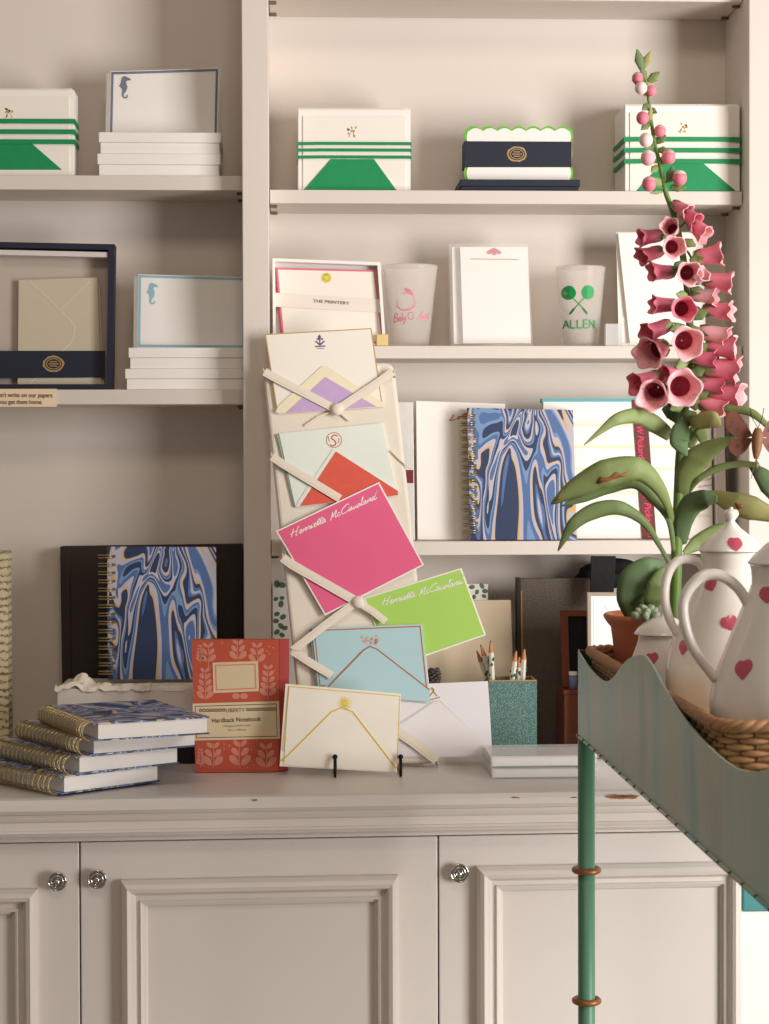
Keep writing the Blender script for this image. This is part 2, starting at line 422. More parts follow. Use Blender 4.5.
class Thing:
    def __init__(s, name, label, cat, group=None, kind=None):
        s.name, s.label, s.cat, s.group, s.kind = name, label, cat, group, kind; s.parts = []
    def part(s, name, label=None, kind=None):
        b = MB(name, None, label, kind); s.parts.append(b); return b
    def all(s):
        out = []
        def rec(b):
            out.append(b); [rec(k) for k in b.kids]
        [rec(b) for b in s.parts]; return out
    def finish(s, snap=None, single=False, shift=None, skew=None):
        A = s.all()
        if skew:
            for b in A:
                b.v = [Vector((v.x*(1+skew*(v.x+.3)/2.37), v.y+max(0, min(1, (2.75-v.y)/.3))*skew*(v.x+.3), v.z)) for v in b.v]
        zs = [v.z for b in A for v in b.v]; dz = 0
        if snap is not None: dz = snap+.0003-min(zs)
        if shift: 
            for b in A: b.v = [v+Vector(shift) for v in b.v]
        vs = [v for b in A for v in b.v]
        zmin = min(v.z for v in vs)
        base = [v for v in vs if v.z < zmin+.02]
        loc = Vector((sum(v.x for v in base)/len(base), sum(v.y for v in base)/len(base), zmin+dz))
        off = Vector((0, 0, dz))-loc
        if single:
            o = s.make(s.parts[0], None, off); o.name = s.name; o.location = loc; root = o
            for k in s.parts[0].kids: pass
        else:
            root = bpy.data.objects.new(s.name, None); COL.objects.link(root); root.location = loc; root.empty_display_size = .02
            for b in s.parts: s.make(b, root, off)
        root['label'] = s.label; root['category'] = s.cat
        if s.group: root['group'] = s.group
        if s.kind: root['kind'] = s.kind
        s.root = root; return root
    def make(s, b, parent, off):
        me = bpy.data.meshes.new(b.name)
        me.from_pydata([v+off for v in b.v], [], b.f)
        for m_ in b.mats: me.materials.append(m_)
        for p, k, sm in zip(me.polygons, b.mi, b.sm): p.material_index = k; p.use_smooth = sm
        if b.recalc:
            bm = bmesh.new(); bm.from_mesh(me); bmesh.ops.recalc_face_normals(bm, faces=bm.faces); bm.to_mesh(me); bm.free()
        me.update()
        o = bpy.data.objects.new(b.name, me); COL.objects.link(o); o.parent = parent
        if b.label: o['label'] = b.label
        if b.kind: o['kind'] = b.kind
        for typ, kw in b.mods:
            md = o.modifiers.new(typ.lower(), typ)
            for k, v in kw.items(): setattr(md, k, v)
        for k in b.kids: s.make(k, o, off)
        return o
def struct(name, mb):
    t = Thing(name, name.replace('_', ' '), 'wall'); t.parts = [mb]
    o = t.finish(single=True); del o['label']; del o['category']; o['kind'] = 'structure'; return o
def dup(root, loc, label=None, rz=None, group=None):
    r = root.copy(); COL.objects.link(r); r.location = loc
    if rz is not None: r.rotation_euler = (0, 0, rz)
    if label: r['label'] = label
    if group: r['group'] = group
    for ch in list(root.children):
        c = ch.copy(); COL.objects.link(c); c.parent = r
        for g in ch.children:
            d = g.copy(); COL.objects.link(d); d.parent = c
    return r

# ------------------------------------------------------------------ structure
YB, YS, YF = 2.87, 2.757, 2.722        # back panel, shelf front, stile front
ZC = .9                                 # worktop
b = MB('floor'); b.box(-2.6, 3.4, -1.6, 3.2, -.05, 0, floorm); struct('floor', b)
b = MB('wall_back'); b.box(-2.6, 3.4, 2.9, 3.0, 0, 2.6, wallm); struct('wall_back', b)

# bookcase
ZTOP = 2.2
bk = Thing('bookcase', 'built-in pale painted bookcase with two bays of shelves above the worktop', 'bookcase')
b = bk.part('back_panel'); b.box(-1.05, PX(726, YB)+.02, YB, YB+.018, ZC+.001, ZTOP, paint)
xd0, xd1 = PX(243.5, YF), PX(270, YF)
b = bk.part('divider'); b.box(xd0+.014, xd1, YF+.021, YB-.0002, ZC+.0005, ZTOP, paint)
b = bk.part('face_frame'); b.box(xd0, xd1+.0002, YF, YF+.0208, ZC+.0005, ZTOP, paint, .0012)
xr = .5*(PX(748, YF)+PX(726, YB))
b = bk.part('side_panel'); b.box(xr, xr+.075, YF, YB, ZC+.0005, ZTOP, paint, .0015)
b = bk.part('side_panel'); b.box(-1.05, -.99, YF, YB, ZC+.0005, ZTOP, paint, .0015)
b = bk.part('top_board'); b.box(-1.05, xr+.075, YF, YB, ZTOP, ZTOP+.03, paint)
def shelf(x0, x1, ytop, ybot, px):
    z1, z0 = P(px, ytop, YS).z, P(px, ybot, YS).z
    b = bk.part('shelf'); b.box(x0+.001, x1-.0016, YS, YB-.0005, z0, z1, paint, .001)
    for k in (0, 1):      # shelf rests: little dark pins at each end
        for xx in (x0, x1):
            c = Vector((xx + (.006 if xx == x0 else (-.018 if x1 < .1 else -.006)), YS+.02+.07*k, z0-.0035))
            p = b.sub('shelf_pin'); p.box(c.x-.005, c.x+.005, c.y-.003, c.y+.003, c.z-.0005, c.z+.003, slot, .0008)
    return z1
L1 = shelf(-.99, xd0+.014, 175.5, 190, 130)
L2 = shelf(-.99, xd0+.014, 389.5, 404.5, 130)
T0 = shelf(xd1, xr, -13, 0, 500)
R1 = shelf(xd1, xr, 190.5, 204, 500)
R2 = shelf(xd1, xr, 345.8, 358.5, 500)
R3 = shelf(xd1, xr, 541.2, 555, 500)
bk.finish()

# worktop with a moulded nose
XE = PX(744, 2.39)
wt = Thing('worktop', 'long pale painted worktop with moulded front edge and chipped paint', 'worktop')
b = wt.part('slab')
prof = [(2.898, .9), (2.6, .9), (2.342, .9), (2.335, .8985), (2.331, .894), (2.331, .888), (2.335, .884), (2.340, .8825), (2.341, .879), (2.343, .876), (2.346, .874),
        (2.347, .866), (2.344, .8655), (2.342, .8635), (2.344, .8615), (2.350, .861), (2.350, .8592), (2.348, .858), (2.350, .8565), (2.356, .856), (2.356, .853), (2.898, .853)]
prof = [(y+(.045 if y < 2.5 else 0), .9-(.9-z)*1.17) for y, z in prof]
A = [(-1.1, y, z) for y, z in prof]; B = [(XE, y, z) for y, z in prof]
b.loops([A, B], paintc)
nose = PL((0, 2.3758, 0), (0, -1, 0))
def chip(cx, cy, rx, ry):
    c = wt.part('paint_chip', 'bare brown wood where the paint has flaked')
    for k in range(5):
        c.blob(nose, (cx+random.uniform(-rx*.6, rx*.6), cy+random.uniform(-ry*.3, ry*.3)), rx*random.uniform(.3, .55), ry*random.uniform(.5, .9), chipm, .0004, .0008, jit=.3, n=16)
chip(620, 800, 19, 2.8)
chip(516, 800, 5, .8); chip(575, 800, 4, .7); chip(256, 801, 4, .9)
wt.finish(skew=.03)

# base cabinet
YD = 2.415
cab = Thing('base_cabinet', 'pale grey-white painted base cabinet with three panelled doors', 'cabinet')
b = cab.part('carcass'); b.box(-1.08, XE-.02, YD+.022, 2.895, .09, .8435, paintc)
b = cab.part('plinth'); b.box(-1.08, XE-.02, YD+.07, 2.88, 0, .09, paintc)
zt = min(P(260, 840.5, YD).z, .8438)
def door(px0, px1, o, i, knobpx):
    x0, x1 = (PX(px0, YD, 900) if px0 is not None else -.62), PX(px1, YD, 900)
    d = cab.part('cabinet_door'); zb = .11
    d.box(x0, x1, YD, YD+.02, zb, zt, paintc, .0015)
    ox0, ox1 = [PX(p, YD-.01, 900) if p is not None else -.57 for p in o[:2]]; ix0, ix1 = [PX(p, YD, 900) if p is not None else -.53 for p in i[:2]]
    oz = PZ(o[2], YD-.01); iz = PZ(i[2], YD)
    zb0, zb1 = zb+.055, zb+.055+(oz-iz)
    mo = d.sub('panel_moulding')
    pr = [(0, 0), (0, .006), (.12, .0105), (.25, .0125), (.40, .011), (.50, .006), (.56, .0045), (.70, .0045), (.74, .007), (.82, .0062), (.84, .0035), (.92, .003), (.95, .001), (1, .0002)]
    vs, fs = [], []
    for f, h in pr:
        X0, X1 = ox0+(ix0-ox0)*f, ox1+(ix1-ox1)*f; Z1 = oz+(iz-oz)*f; Z0 = zb0+(zb1-zb0)*f
        h *= 1.5; vs += [(X0, YD-h, Z0), (X1, YD-h, Z0), (X1, YD-h, Z1), (X0, YD-h, Z1)]
    for k in range(len(pr)-1):
        for q in range(4):
            r_ = (q+1) % 4; fs.append([k*4+q, k*4+r_, k*4+4+r_, k*4+4+q])
    mo.add(vs, fs, paintc)
    kp = P(knobpx[0], knobpx[1], YD-.012); kb = d.sub('knob', 'round stepped chrome knob')
    X = Matrix.Translation((kp.x, YD, kp.z)) @ Matrix.Rotation(R(90), 4, 'X')
    kb.lathe([(.006, -.001), (.006, .006), (.0105, .007), (.0118, .0095), (.0114, .012), (.0098, .0125), (.0094, .011), (.0086, .011), (.0080, .0135), (.0066, .0142), (.0058, .0135), (.0052, .012), (.0040, .012), (.0036, .0145), (.0022, .0158), (1e-5, .0162)], X, chrome, 32)
door(None, 79.2, (None, 37.5, 885), (None, 11, 910), (57, 882))
door(80.6, 437.6, (121, 398.5, 878), (148, 373, 905), (97, 880))
door(439, 741.5, (477, 739, 871), (503, 719, 896), (459.5, 876))
cab.finish(skew=.03)

# teal box hung on the wall right of the cabinet
t = Thing('teal_box', 'small teal painted box on a white wall ledge right of the cabinet', 'box')
b = t.part('body'); b.box(PX(733, 2.66, 900), PX(800, 2.66, 900), 2.60, 2.74, PZ(911.5, 2.60, 750), PZ(911.5, 2.60, 750)+.06, tealp, .002)
b = t.part('lid'); b.box(PX(732, 2.66, 900), PX(801, 2.66, 900), 2.595, 2.745, PZ(911.5, 2.60, 750)+.0602, PZ(911.5, 2.60, 750)+.075, tealp, .002)
t.finish()
ZL = PZ(911.5, 2.60, 750)
t = Thing('wall_ledge', 'plain white ledge cupboard under the small teal box', 'cupboard')
b = t.part('body'); b.box(XE+.012, XE+.35, 2.605, 2.895, .0, ZL-.0005, wallm, .003); t.finish(single=True)

# ------------------------------------------------------------------ helpers for stationery
def rect(x0, y0, x1, y1): return [(x0, y0), (x1, y0), (x1, y1), (x0, y1)]
def border(b, pl, q, inset, w_, mat, off):
    cx = sum(p[0] for p in q)/4; cy = sum(p[1] for p in q)/4
    def ins(d):
        out = []
        for i in range(4):
            p, a, c = Vector(q[i]), Vector(q[i-1]), Vector(q[(i+1) % 4])
            u = (a-p).normalized(); v = (c-p).normalized(); out.append(tuple(p+(u+v)*d))
        return out
    b.ring(pl, ins(inset), ins(inset+w_), .0002, mat, off)
def gbox(x0, x1, yt, Z, label, depth, front, mot, tri, yaw=0, left=None, rib=(141.5, 148, 155), rw=1.5, bot=189):
    """card set box tied with three green stripes of ribbon"""
    t = Thing('card_box', label, 'card box', 'boxed cards tied with green ribbon')
    pl = lean(front, Z, 0, yaw, PX((x0+x1)/2, front))
    b = t.part('box'); b.slab(pl, rect(x0, yt, x1, bot), depth, white, 0, .001)
    c = t.part('card'); c.slab(pl, rect(x0+5, yt+7, x1-5, bot), .0015, cream, .0018)
    n = int(depth/.012)
    for k in range(1, n):     # packs behind the front one
        e = t.part('envelope_pack'); d = k*.012
        e.slab(pl, [(x0-.0, yt-1.2), (x1-2, yt-1.2), (x1-2, yt+2), (x0, yt+2)], .006, cream, -d+.0005)
    env = t.part('envelope'); mx = mot
    env.slab(pl, [(x0+7, bot), (mx-4, rib[2]-1), (mx+6, rib[2]-1), (x1-6, bot)], .0005, cream, .0025)
    l = t.part('envelope_liner', 'green envelope liner'); l.slab(pl, tri, .0004, green, .0031)
    for y in rib:
        rb = t.part('ribbon', 'green stripe of ribbon'); 
        o = 5 if left else 0
        rb.slab(pl, [(x0-.4, y-rw), (x0+(x1-x0)*.2, y-rw-.3), (x1+.4, y-rw), (x1+.4, y+rw), (x0+(x1-x0)*.2, y+rw-.3), (x0-.4, y+rw)], .0007, green, .0042)
        A = [pl.at(x0-.45, y-rw, .0042), pl.at(x0-.45, y+rw, .0042)]; A += [A[1]-pl.n*(depth+.004), A[0]-pl.n*(depth+.004)]
        Bk = [p-Vector((.0008, 0, 0)) for p in A]; rb.loops([A, Bk], green)
        A = [pl.at(x1+.45, y-rw, .0042), pl.at(x1+.45, y+rw, .0042)]; A += [A[1]-pl.n*(depth+.004), A[0]-pl.n*(depth+.004)]
        Bk = [p+Vector((.0008, 0, 0)) for p in A]; rb.loops([A, Bk], green)
    m_ = t.part('crest', 'small gold printed crest')
    for k in range(9): m_.blob(pl, (mot+random.uniform(-4, 4), yt+22+random.uniform(-5, 5)), 1.5, .8, gold, .0021, rot=random.uniform(0, 3), n=8)
    m_.stroke(pl, [(mot-3, yt+28), (mot, yt+20), (mot+3, yt+28)], .7, gold, .0021)
    t.finish(Z); return t
gbox(298, 410.5, 107, R1, 'box of cards tied with green striped ribbon, left end of top right-hand shelf', .055, 2.775, 352, [(303, 188.8), (331, 157), (374, 157), (397, 188.8)], yaw=0, left=1)
gbox(625, 739.8, 103, R1, 'deep box of cards tied with green striped ribbon beside the bookcase side panel', .088, 2.765, 683, [(636, 188.8), (664, 159), (701, 159), (736, 188.8)], rib=(137, 148, 159), rw=2.3)
gbox(-48, 74, 87, L1, 'box of cards with green ribbon cut by left picture edge on upper left shelf', .05, 2.775, 9, [(-38, 167), (-9, 138), (31, 140), (62, 167)], rib=(118.5, 129, 139), rw=2.3, bot=173.5)

# left shelf boxes with lids
def lidbox(x0, x1, y0, y1, Z, label, Y, depth=.098, group=None, dx=0):
    t = Thing('stationery_box', label, 'box', group)
    ym = y0+(y1-y0)*.56
    a, b_ = PX(x0, Y), PX(x1, Y); z0 = Z; z1 = Z+(y1-y0)*Y/F; zm = Z+(y1-ym)*Y/F
    b = t.part('base'); b.box(a+.0022, b_-.0022, Y+.002, Y+depth-.002, z0, zm+.002, white, .0006)
    l = t.part('lid'); l.box(a, b_, Y, Y+depth, zm+.0022, z1, white, .001)
    t.finish(); return z1
g = 'plain white boxes in the two stacks'
z = lidbox(99, 222, 153.5, 175.5, L1+.0003, 'lower plain white lidded box under the navy seahorse card', 2.762, group=g)
zA = lidbox(100.5, 222.5, 132.3, 153.3, z+.0003, 'upper plain white lidded box directly under the navy seahorse card', 2.762, group=g)
z = lidbox(125.5, 247.5, 369, 389.5, L2+.0003, 'lower plain white lidded box under the light blue seahorse card', 2.762, group=g)
zB = lidbox(129, 249, 348, 368.8, z+.0003, 'upper plain white lidded box directly under the light blue seahorse card', 2.762, group=g)
def seahorse_card(q, Z, Y, ink, label, sx, sy, sc):
    t = Thing('note_card_set', label, 'note cards', 'seahorse note cards on white boxes')
    pl = lean(Y, Z, 3)
    c = t.part('card'); c.slab(pl, q, .004, white, 0, .0003)
    border(c, pl, q, .8, 2.4, ink, .0004)
    m_ = t.part('seahorse_print', 'seahorse printed in blue')
    body = [(-2, -8.5), (0, -10), (2.5, -9.2), (6, -7.2), (6, -6.2), (3, -6), (1.6, -5), (2.4, -2.5), (3, 0), (2, 3), (0, 5.5), (-1.8, 5), (-1.6, 2), (-3.2, -.5), (-4.6, -1), (-3.2, -3), (-2.6, -5.5)]
    m_.slab(pl, [(sx+x*sc, sy+y*sc) for x, y in body], .0002, ink, .0005)
    m_.stroke(pl, [(sx+x*sc, sy+y*sc) for x, y in [(-.8, 4.5), (-1.2, 7), (.6, 9), (2.8, 8.2), (2.4, 6.4)]], [2.2, 1.8, 1.5, 1.2, 1], ink, .0006, curve=3)
    s_ = t.part('clear_sleeve'); 
    q2 = [(q[0][0]-4, q[0][1]+2), (q[1][0]+1.5, q[1][1]-1), (q[2][0]+1.5, q[2][1]), (q[3][0]-4, q[3][1])]
    s_.slab(pl, q2, .009, clear, .0016)
    e = t.part('envelope'); e.slab(pl, [(q2[0][0]+.8, q2[0][1]+1), (q[1][0]-1, q[1][1]+2), (q[2][0]-1, q[2][1]), (q2[3][0]+.8, q2[3][1])], .0025, cream, -.0045)
    t.finish(Z)
seahorse_card([(110.5, 68), (219, 64.5), (217.5, 133), (109, 132.5)], zA, 2.80, sea_navy, 'note cards with navy border and navy seahorse standing on two white boxes', 124, 84, 1.15)
seahorse_card([(138, 274.5), (246, 277.5), (245.5, 349), (137, 348)], zB, 2.80, sea_blue, 'note cards with pale blue border and blue seahorse leaning on two white boxes', 151.5, 294, 1.1)

# gold oval seal
def seal(b, pl, c, off, r=8.5):
    b.blob(pl, c, r*1.12, r*.86, gold, off, .0003, n=24, jit=.05)
    b.blob(pl, c, r*.92, r*.68, navy, off+.0003, .0002, n=24)
    b.ring(pl, [(c[0]+r*.8*math.cos(a*.26), c[1]+r*.58*math.sin(a*.26)) for a in range(24)], [(c[0]+r*.7*math.cos(a*.26), c[1]+r*.5*math.sin(a*.26)) for a in range(24)], .0002, gold, off+.0005)
    for k, wd in ((-2.2, .38), (0, .55), (2.2, .38)): b.stroke(pl, [(c[0]-r*wd, c[1]+k), (c[0]+r*wd, c[1]+k)], 1, gold, off+.0006)

# navy presentation box
t = Thing('presentation_box', 'open navy presentation box standing upright on the lower left shelf', 'box')
pl = lean(2.765, L2, 1)
out = [(-34, 241), (114.5, 244), (112.5, 389), (-34, 389)]; inn = [(-28, 246.5), (108.5, 249.5), (106.5, 384), (-28, 384)]
b = t.part('frame'); b.ring(pl, out, inn, .03, navy)
b = t.part('lining', 'pale grey lining'); b.slab(pl, inn, .002, M('pale_lining', (196, 184, 172), .7), -.026)
b.slab(pl, [(-27, 249), (107.5, 252), (107.5, 257), (-27, 254)], .022, M('pale_lip', (222, 214, 212), .7), -.003)
t.finish(L2); 
t = Thing('envelope_bundle', 'beige envelopes in a navy belly band inside the navy presentation box', 'envelopes')
pl2 = lean(2.783, L2+.006, 1)
b = t.part('envelope'); b.slab(pl2, [(18.5, 277.5), (97.5, 275), (101.5, 383.5), (17.5, 383.5)], .0035, creamd, .001, .0004)
for q in ([(30, 279), (70, 318), (74, 330), (70, 341), (60, 350)], [(90, 279), (61, 307)], [(30, 381), (55, 358), (62, 352)]):
    b.stroke(pl2, q, .8, M('envelope_fold', (228, 218, 200), .6), .0014, curve=4)
b = t.part('envelope'); b.slab(pl2, [(24, 284), (100, 282), (104, 382), (24, 383.5)], .003, creamd, -.003)
bd = t.part('belly_band', 'navy paper band'); bd.slab(pl2, [(-26, 348.5), (105, 348.5), (105, 375), (-26, 376)], .0008, navy, .0028)
sl = bd.sub('seal', 'gold oval seal'); seal(sl, pl2, (53.5, 361.5), .0032, 9.5)
t.finish(L2+.0058)

# sign on shelf edge
t = Thing('shelf_sign', 'small cream paper sign with brown lettering on lower left shelf edge', 'sign')
pl = upright(YS-.001)
b = t.part('paper'); b.slab(pl, [(-48, 389), (57, 388.8), (57, 406.8), (-48, 407)], .0008, M('sign_paper', (244, 220, 188), .7, var=.08, scale=50), .0006)
b = t.part('lettering')
b.text(pl, "Don't write on our papers", (-6, 397.0), (52.5, 397.4), 4.6, blackm, .001, bold=.012)
b.text(pl, "until you get them home.", (-12, 403.8), (42.5, 404.1), 4.4, blackm, .001, bold=.012)
t.finish(shift=(0, 0, 0))

# scalloped cards with navy band on navy box
t = Thing('stationery_box', 'flat navy lidded box under the green scalloped cards', 'box')
Y0 = 2.765; xa, xb = PX(461, Y0), PX(580.5, Y0)
b = t.part('base'); b.box(xa+.002, xb-.002, Y0+.002, Y0+.096, R1+.0003, R1+.007, navy, .0004)
b = t.part('lid'); b.box(xa, xb, Y0, Y0+.098, R1+.0072, R1+.0165, navy, .0008)
t.finish()
ZN = R1+.0168
t = Thing('scalloped_card_set', 'cream scallop-edged cards with lime border and wide navy band, on navy box', 'cards')
pl = lean(2.785, ZN, 1)
def scallop(x0, y0, x1, y1, a, n):
    pts = []
    for k in range(n*6+1):
        u = k/(n*6); pts.append((x0+(x1-x0)*u, y0-a*abs(math.sin(u*n*math.pi))+a*.5))
    for k in range(1, 3*6+1):
        u = k/18; pts.append((x1+a*.9*abs(math.sin(u*3*math.pi))-1.5*math.sin(u*math.pi), y0+(y1-y0)*u))
    for k in range(1, 18):
        u = 1-k/18; pts.append((x0-a*.9*abs(math.sin(u*3*math.pi))+1.5*math.sin(u*math.pi), y0+(y1-y0)*u))
    pts.insert(len(pts)-17, (x0, y1)); return pts
b = t.part('lower_cards', 'cards with lime green edges'); 
for k in range(6): b.slab(pl, scallop(466, 125.5, 571, 178.8, 3.2, 7), .0012, M('lime_edge', (108, 190, 60), .6) if k % 2 == 0 else white, -.0005-k*.004)
b = t.part('card'); b.slab(pl, scallop(468.5, 127.5, 569, 178.5, 3.0, 7), .0008, white, .001)
b.slab(pl, scallop(466, 125.5, 571, 178.8, 3.2, 7), .0006, M('lime_edge', (0, 0, 0)), .0001)
bd = t.part('belly_band', 'navy cloth band'); bd.slab(pl, [(464, 139), (571.5, 139.5), (571.5, 165), (464, 165)], .032, navy, .0022, .0006)
sl = bd.sub('seal', 'gold oval seal'); seal(sl, pl, (517, 152), .0026, 9)
t.finish(ZN)

# ------------------------------------------------------------------ middle right shelf
t = Thing('card_box', 'open white box of pink-edged cards reading THE PRINTERY with yellow flower', 'card box')
pl = lean(2.765, R2, 2)
q = [(272.5, 258.5), (380.5, 262.5), (386, 345.8), (273, 345.8)]; qi = [(275, 261.5), (377.5, 265.5), (383, 344), (276, 344)]
b = t.part('box'); b.ring(pl, q, qi, .018, white); b.slab(pl, qi, .001, M('box_inside', (226, 220, 220), .7), -.0165)
for k, (dx, dy) in enumerate(((-2, 0), (0, 0))):
    qq = [(276+dx, 268+dy), (375+dx, 270.5+dy), (384+dx*.3, 344), (283+dx, 344)]
    b = t.part('card', 'pink-edged cream card'); b.slab(pl, qq, .002, cream, -.012+.004*k); border(b, pl, qq, 0, 1.8, pinki if k else pinki, -.0118+.004*k)
b = t.part('belly_band', 'translucent vellum band'); b.slab(pl, [(274.5, 293), (380, 299.5), (381.5, 313), (275.5, 307)], .0003, M('vellum', (238, 228, 218), .5), -.0068)
b = t.part('lettering'); b.text(pl, 'THE PRINTERY', (313, 302.6), (349.5, 305), 3.1, grey_ink, -.006, bold=.01)
b = t.part('flower_print', 'yellow flower')
for k in range(8): b.blob(pl, (326.5+3*math.cos(k*.785), 278+3*math.sin(k*.785)), 2.3, 2.0, M('yellow_print', (228, 214, 96), .6), -.0074, rot=k)
b.blob(pl, (326.5, 278), 2.5, 2.5, MC['yellow_print'], -.0072)
t.finish(R2)
t = Thing('slim_box', 'slim pale yellow box end beside the frosted pink-print cup', 'box')
b = t.part('body'); b.box(PX(377, 2.761), PX(388.5, 2.761), 2.761, 2.80, R2+.0003, R2+.016, paleyel, .0008); t.finish(single=True)

def cup(cx, w_top, w_bot, yt, label, deco, name='plastic_cup'):
    t = Thing(name, label, 'cup', None); Y = 2.805
    c = P(cx, 345.8, Y); rt, rb = w_top/2*Y/F, w_bot/2*Y/F; h = (345.8-yt)*Y/F
    X = Matrix.Translation((c.x, Y, R2+.0003))
    b = t.part('body')
    b.lathe([(1e-5, 0), (rb*.9, 0), (rb, .002), (rb+(rt-rb)*.93, h*.93), (rt, h*.94), (rt+.0004, h*.985), (rt, h), (rt-.0012, h*.985), (rt-.0014, h*.95), (rb-.0012, .006), (1e-5, .006)], X, frost, 48)
    b.recalc = True
    d = t.part('print'); deco(d, c, Y, rt, rb, h)
    t.finish(); return t
class CYL:
    """plane-like mapping of pixels onto the front of a cup"""
    def __init__(s, c, Y, rt, rb, h): s.c, s.Y, s.rt, s.rb, s.h = c, Y, rt, rb, h; s.n = Vector((0, -1, 0))
    def at(s, px, py, off=0):
        z = PZ(py, s.Y-.03, px); r = s.rb+(s.rt-s.rb)*max(0, min(1, (z-R2)/s.h))+off
        p = P(px, py, s.Y-r*.9); dx = max(-r*.98, min(r*.98, p.x-s.c.x))
        return Vector((s.c.x+dx, s.Y-math.sqrt(r*r-dx*dx), p.z))
def deco_allen(d, c, Y, rt, rb, h):
    k = CYL(c, Y, rt, rb, h); gi = M('bright_green_print', (22, 158, 78), .5, var=.1)
    # lettering as short strokes bending around the cup
    L = {'A': [[(0, 0), (.5, 1), (1, 0)], [(.2, .38), (.8, .38)]], 'L': [[(0, 1), (0, 0), (.9, 0)]], 'E': [[(.95, 1), (0, 1), (0, 0), (.95, 0)], [(0, .52), (.8, .52)]],
         'N': [[(0, 0), (0, 1), (.95, 0), (.95, 1)]]}
    x = 564.5
    for ch in 'ALLEN':
        for st in L[ch]:
            pts = []
            for a, b_ in zip(st[:-1], st[1:]):
                pts = [(x+a[0]*4.8, 328-a[1]*8), (x+b_[0]*4.8, 328-b_[1]*8)]
                d.stroke(k, pts, 1.3, gi, .0004)
        x += 6.3
    for sx in (-1, 1):
        cc = (578.5+sx*9, 292.5)
        pts = [(cc[0]+6.6*math.cos(a)*1.0+sx*.1*a, cc[1]+7.2*math.sin(a)) for a in [i*math.pi/8 for i in range(16)]]
        n0 = len(d.v); A = [k.at(*p, .0004) for p in pts]; A.append(k.at(*cc, .0006))
        d.add(A, [[i, (i+1) % 16, 16] for i in range(16)], gi)
        d.stroke(k, [(cc[0]-sx*4, cc[1]+6), (578.5-sx*2, 306), (578.5-sx*4.5, 309)], .9, gi, .0004)
        d.stroke(k, [(578.5-sx*4, 308.5), (578.5-sx*8.5, 314)], 2, M('dark_green_print', (20, 110, 62), .5), .0004)
cup(580.5, 50, 36, 265, 'frosted plastic cup reading ALLEN with two crossed green rackets', deco_allen)
def deco_baby(d, c, Y, rt, rb, h):
    k = CYL(c, Y, rt, rb, h); pi = M('soft_pink_print', (232, 142, 168), .5)
    d.stroke(k, [(406+9*math.cos(a), 302+9*math.sin(a)) for a in [i*.45-2.0 for i in range(13)]], .6, pi, .0004)
    d.blob(k, (409, 291), 4, 2, pi, .0004, rot=.6, n=10) if False else None
    d.stroke(k, [(405, 289), (409, 291.5), (413, 295)], [3, 4.5, 2], pi, .0004)
    d.cursive(k, 'Baby', (393, 322), (406, 320), 8, .9, pi, .0004)
    d.stroke(k, [(411+3*math.cos(a), 316+3.6*math.sin(a)) for a in [i*.5 for i in range(14)]], .8, pi, .0004)
    d.cursive(k, 'lab', (418, 320), (429, 319), 7, .8, pi, .0004)
    d.stroke(k, [(396, 306), (402, 310), (408, 309), (416, 306)], .8, pi, .0004)
cup(410.5, 55, 37, 264, 'frosted plastic cup with faint pink baby print, left of the clear-wrapped notepad', deco_baby)

t = Thing('notepad', 'white notepad with pink crest in a clear sleeve between the two cups', 'notepad')
pl = lean(2.79, R2, 2)
b = t.part('paper_block'); b.slab(pl, [(460, 246), (527.5, 246), (531, 342.5), (463, 342.5)], .008, white, 0, .0004)
b.stroke(pl, [(470, 258), (519, 258.5)], .6, redink, .0004)
b = t.part('crest', 'small pink crest')
for x, y in ((-5, 0), (-2.5, -1.5), (0, -2.6), (2.5, -1.5), (5, 0), (0, 1)): b.blob(pl, (494+x, 251.5+y), 2.3, 2.0, M('rose_print', (222, 130, 138), .6), .0005)
b = t.part('clear_sleeve'); b.slab(pl, [(449, 242.5), (528, 242.5), (533, 345.5), (451, 345.5)], .024, clear, .0016)
b = t.part('backing_pads'); b.slab(pl, [(452, 246), (462, 246), (464, 343), (454, 343)], .01, white, -.009)
t.finish(R2)
t = Thing('notepad', 'tall white notepad propped behind clear acrylic holder by foxglove blooms', 'notepad')
pl = lean(2.785, R2+.004, 5)
b = t.part('pad'); b.slab(pl, [(618, 231), (703, 231), (706, 343.5), (630, 343)], .006, white, 0, .0005)
b = t.part('backing_board'); b.slab(pl, [(616, 230), (702, 230), (703, 345), (619, 345)], .002, cream, -.0065)
t.finish(R2)
t = Thing('acrylic_holder', 'small clear acrylic holder at the foot of the tall notepad', 'holder')
x0, x1 = PX(606, 2.762), PX(622, 2.762)
b = t.part('tray'); b.box(x0, x1, 2.762, 2.765, R2+.0003, R2+.031, acryl, .0004); b.box(x0, x0+.002, 2.7652, 2.776, R2+.0003, R2+.03, acryl); b.box(x1-.002, x1, 2.7652, 2.776, R2+.0003, R2+.031, acryl)
b = t.part('ledge'); b.box(x1+.0005, PX(695, 2.762), 2.762, 2.774, R2+.0003, R2+.004, acryl, .0004); b.box(x1+.0005, x1+.0035, 2.762, 2.765, R2+.0042, R2+.04, acryl)
t.finish()

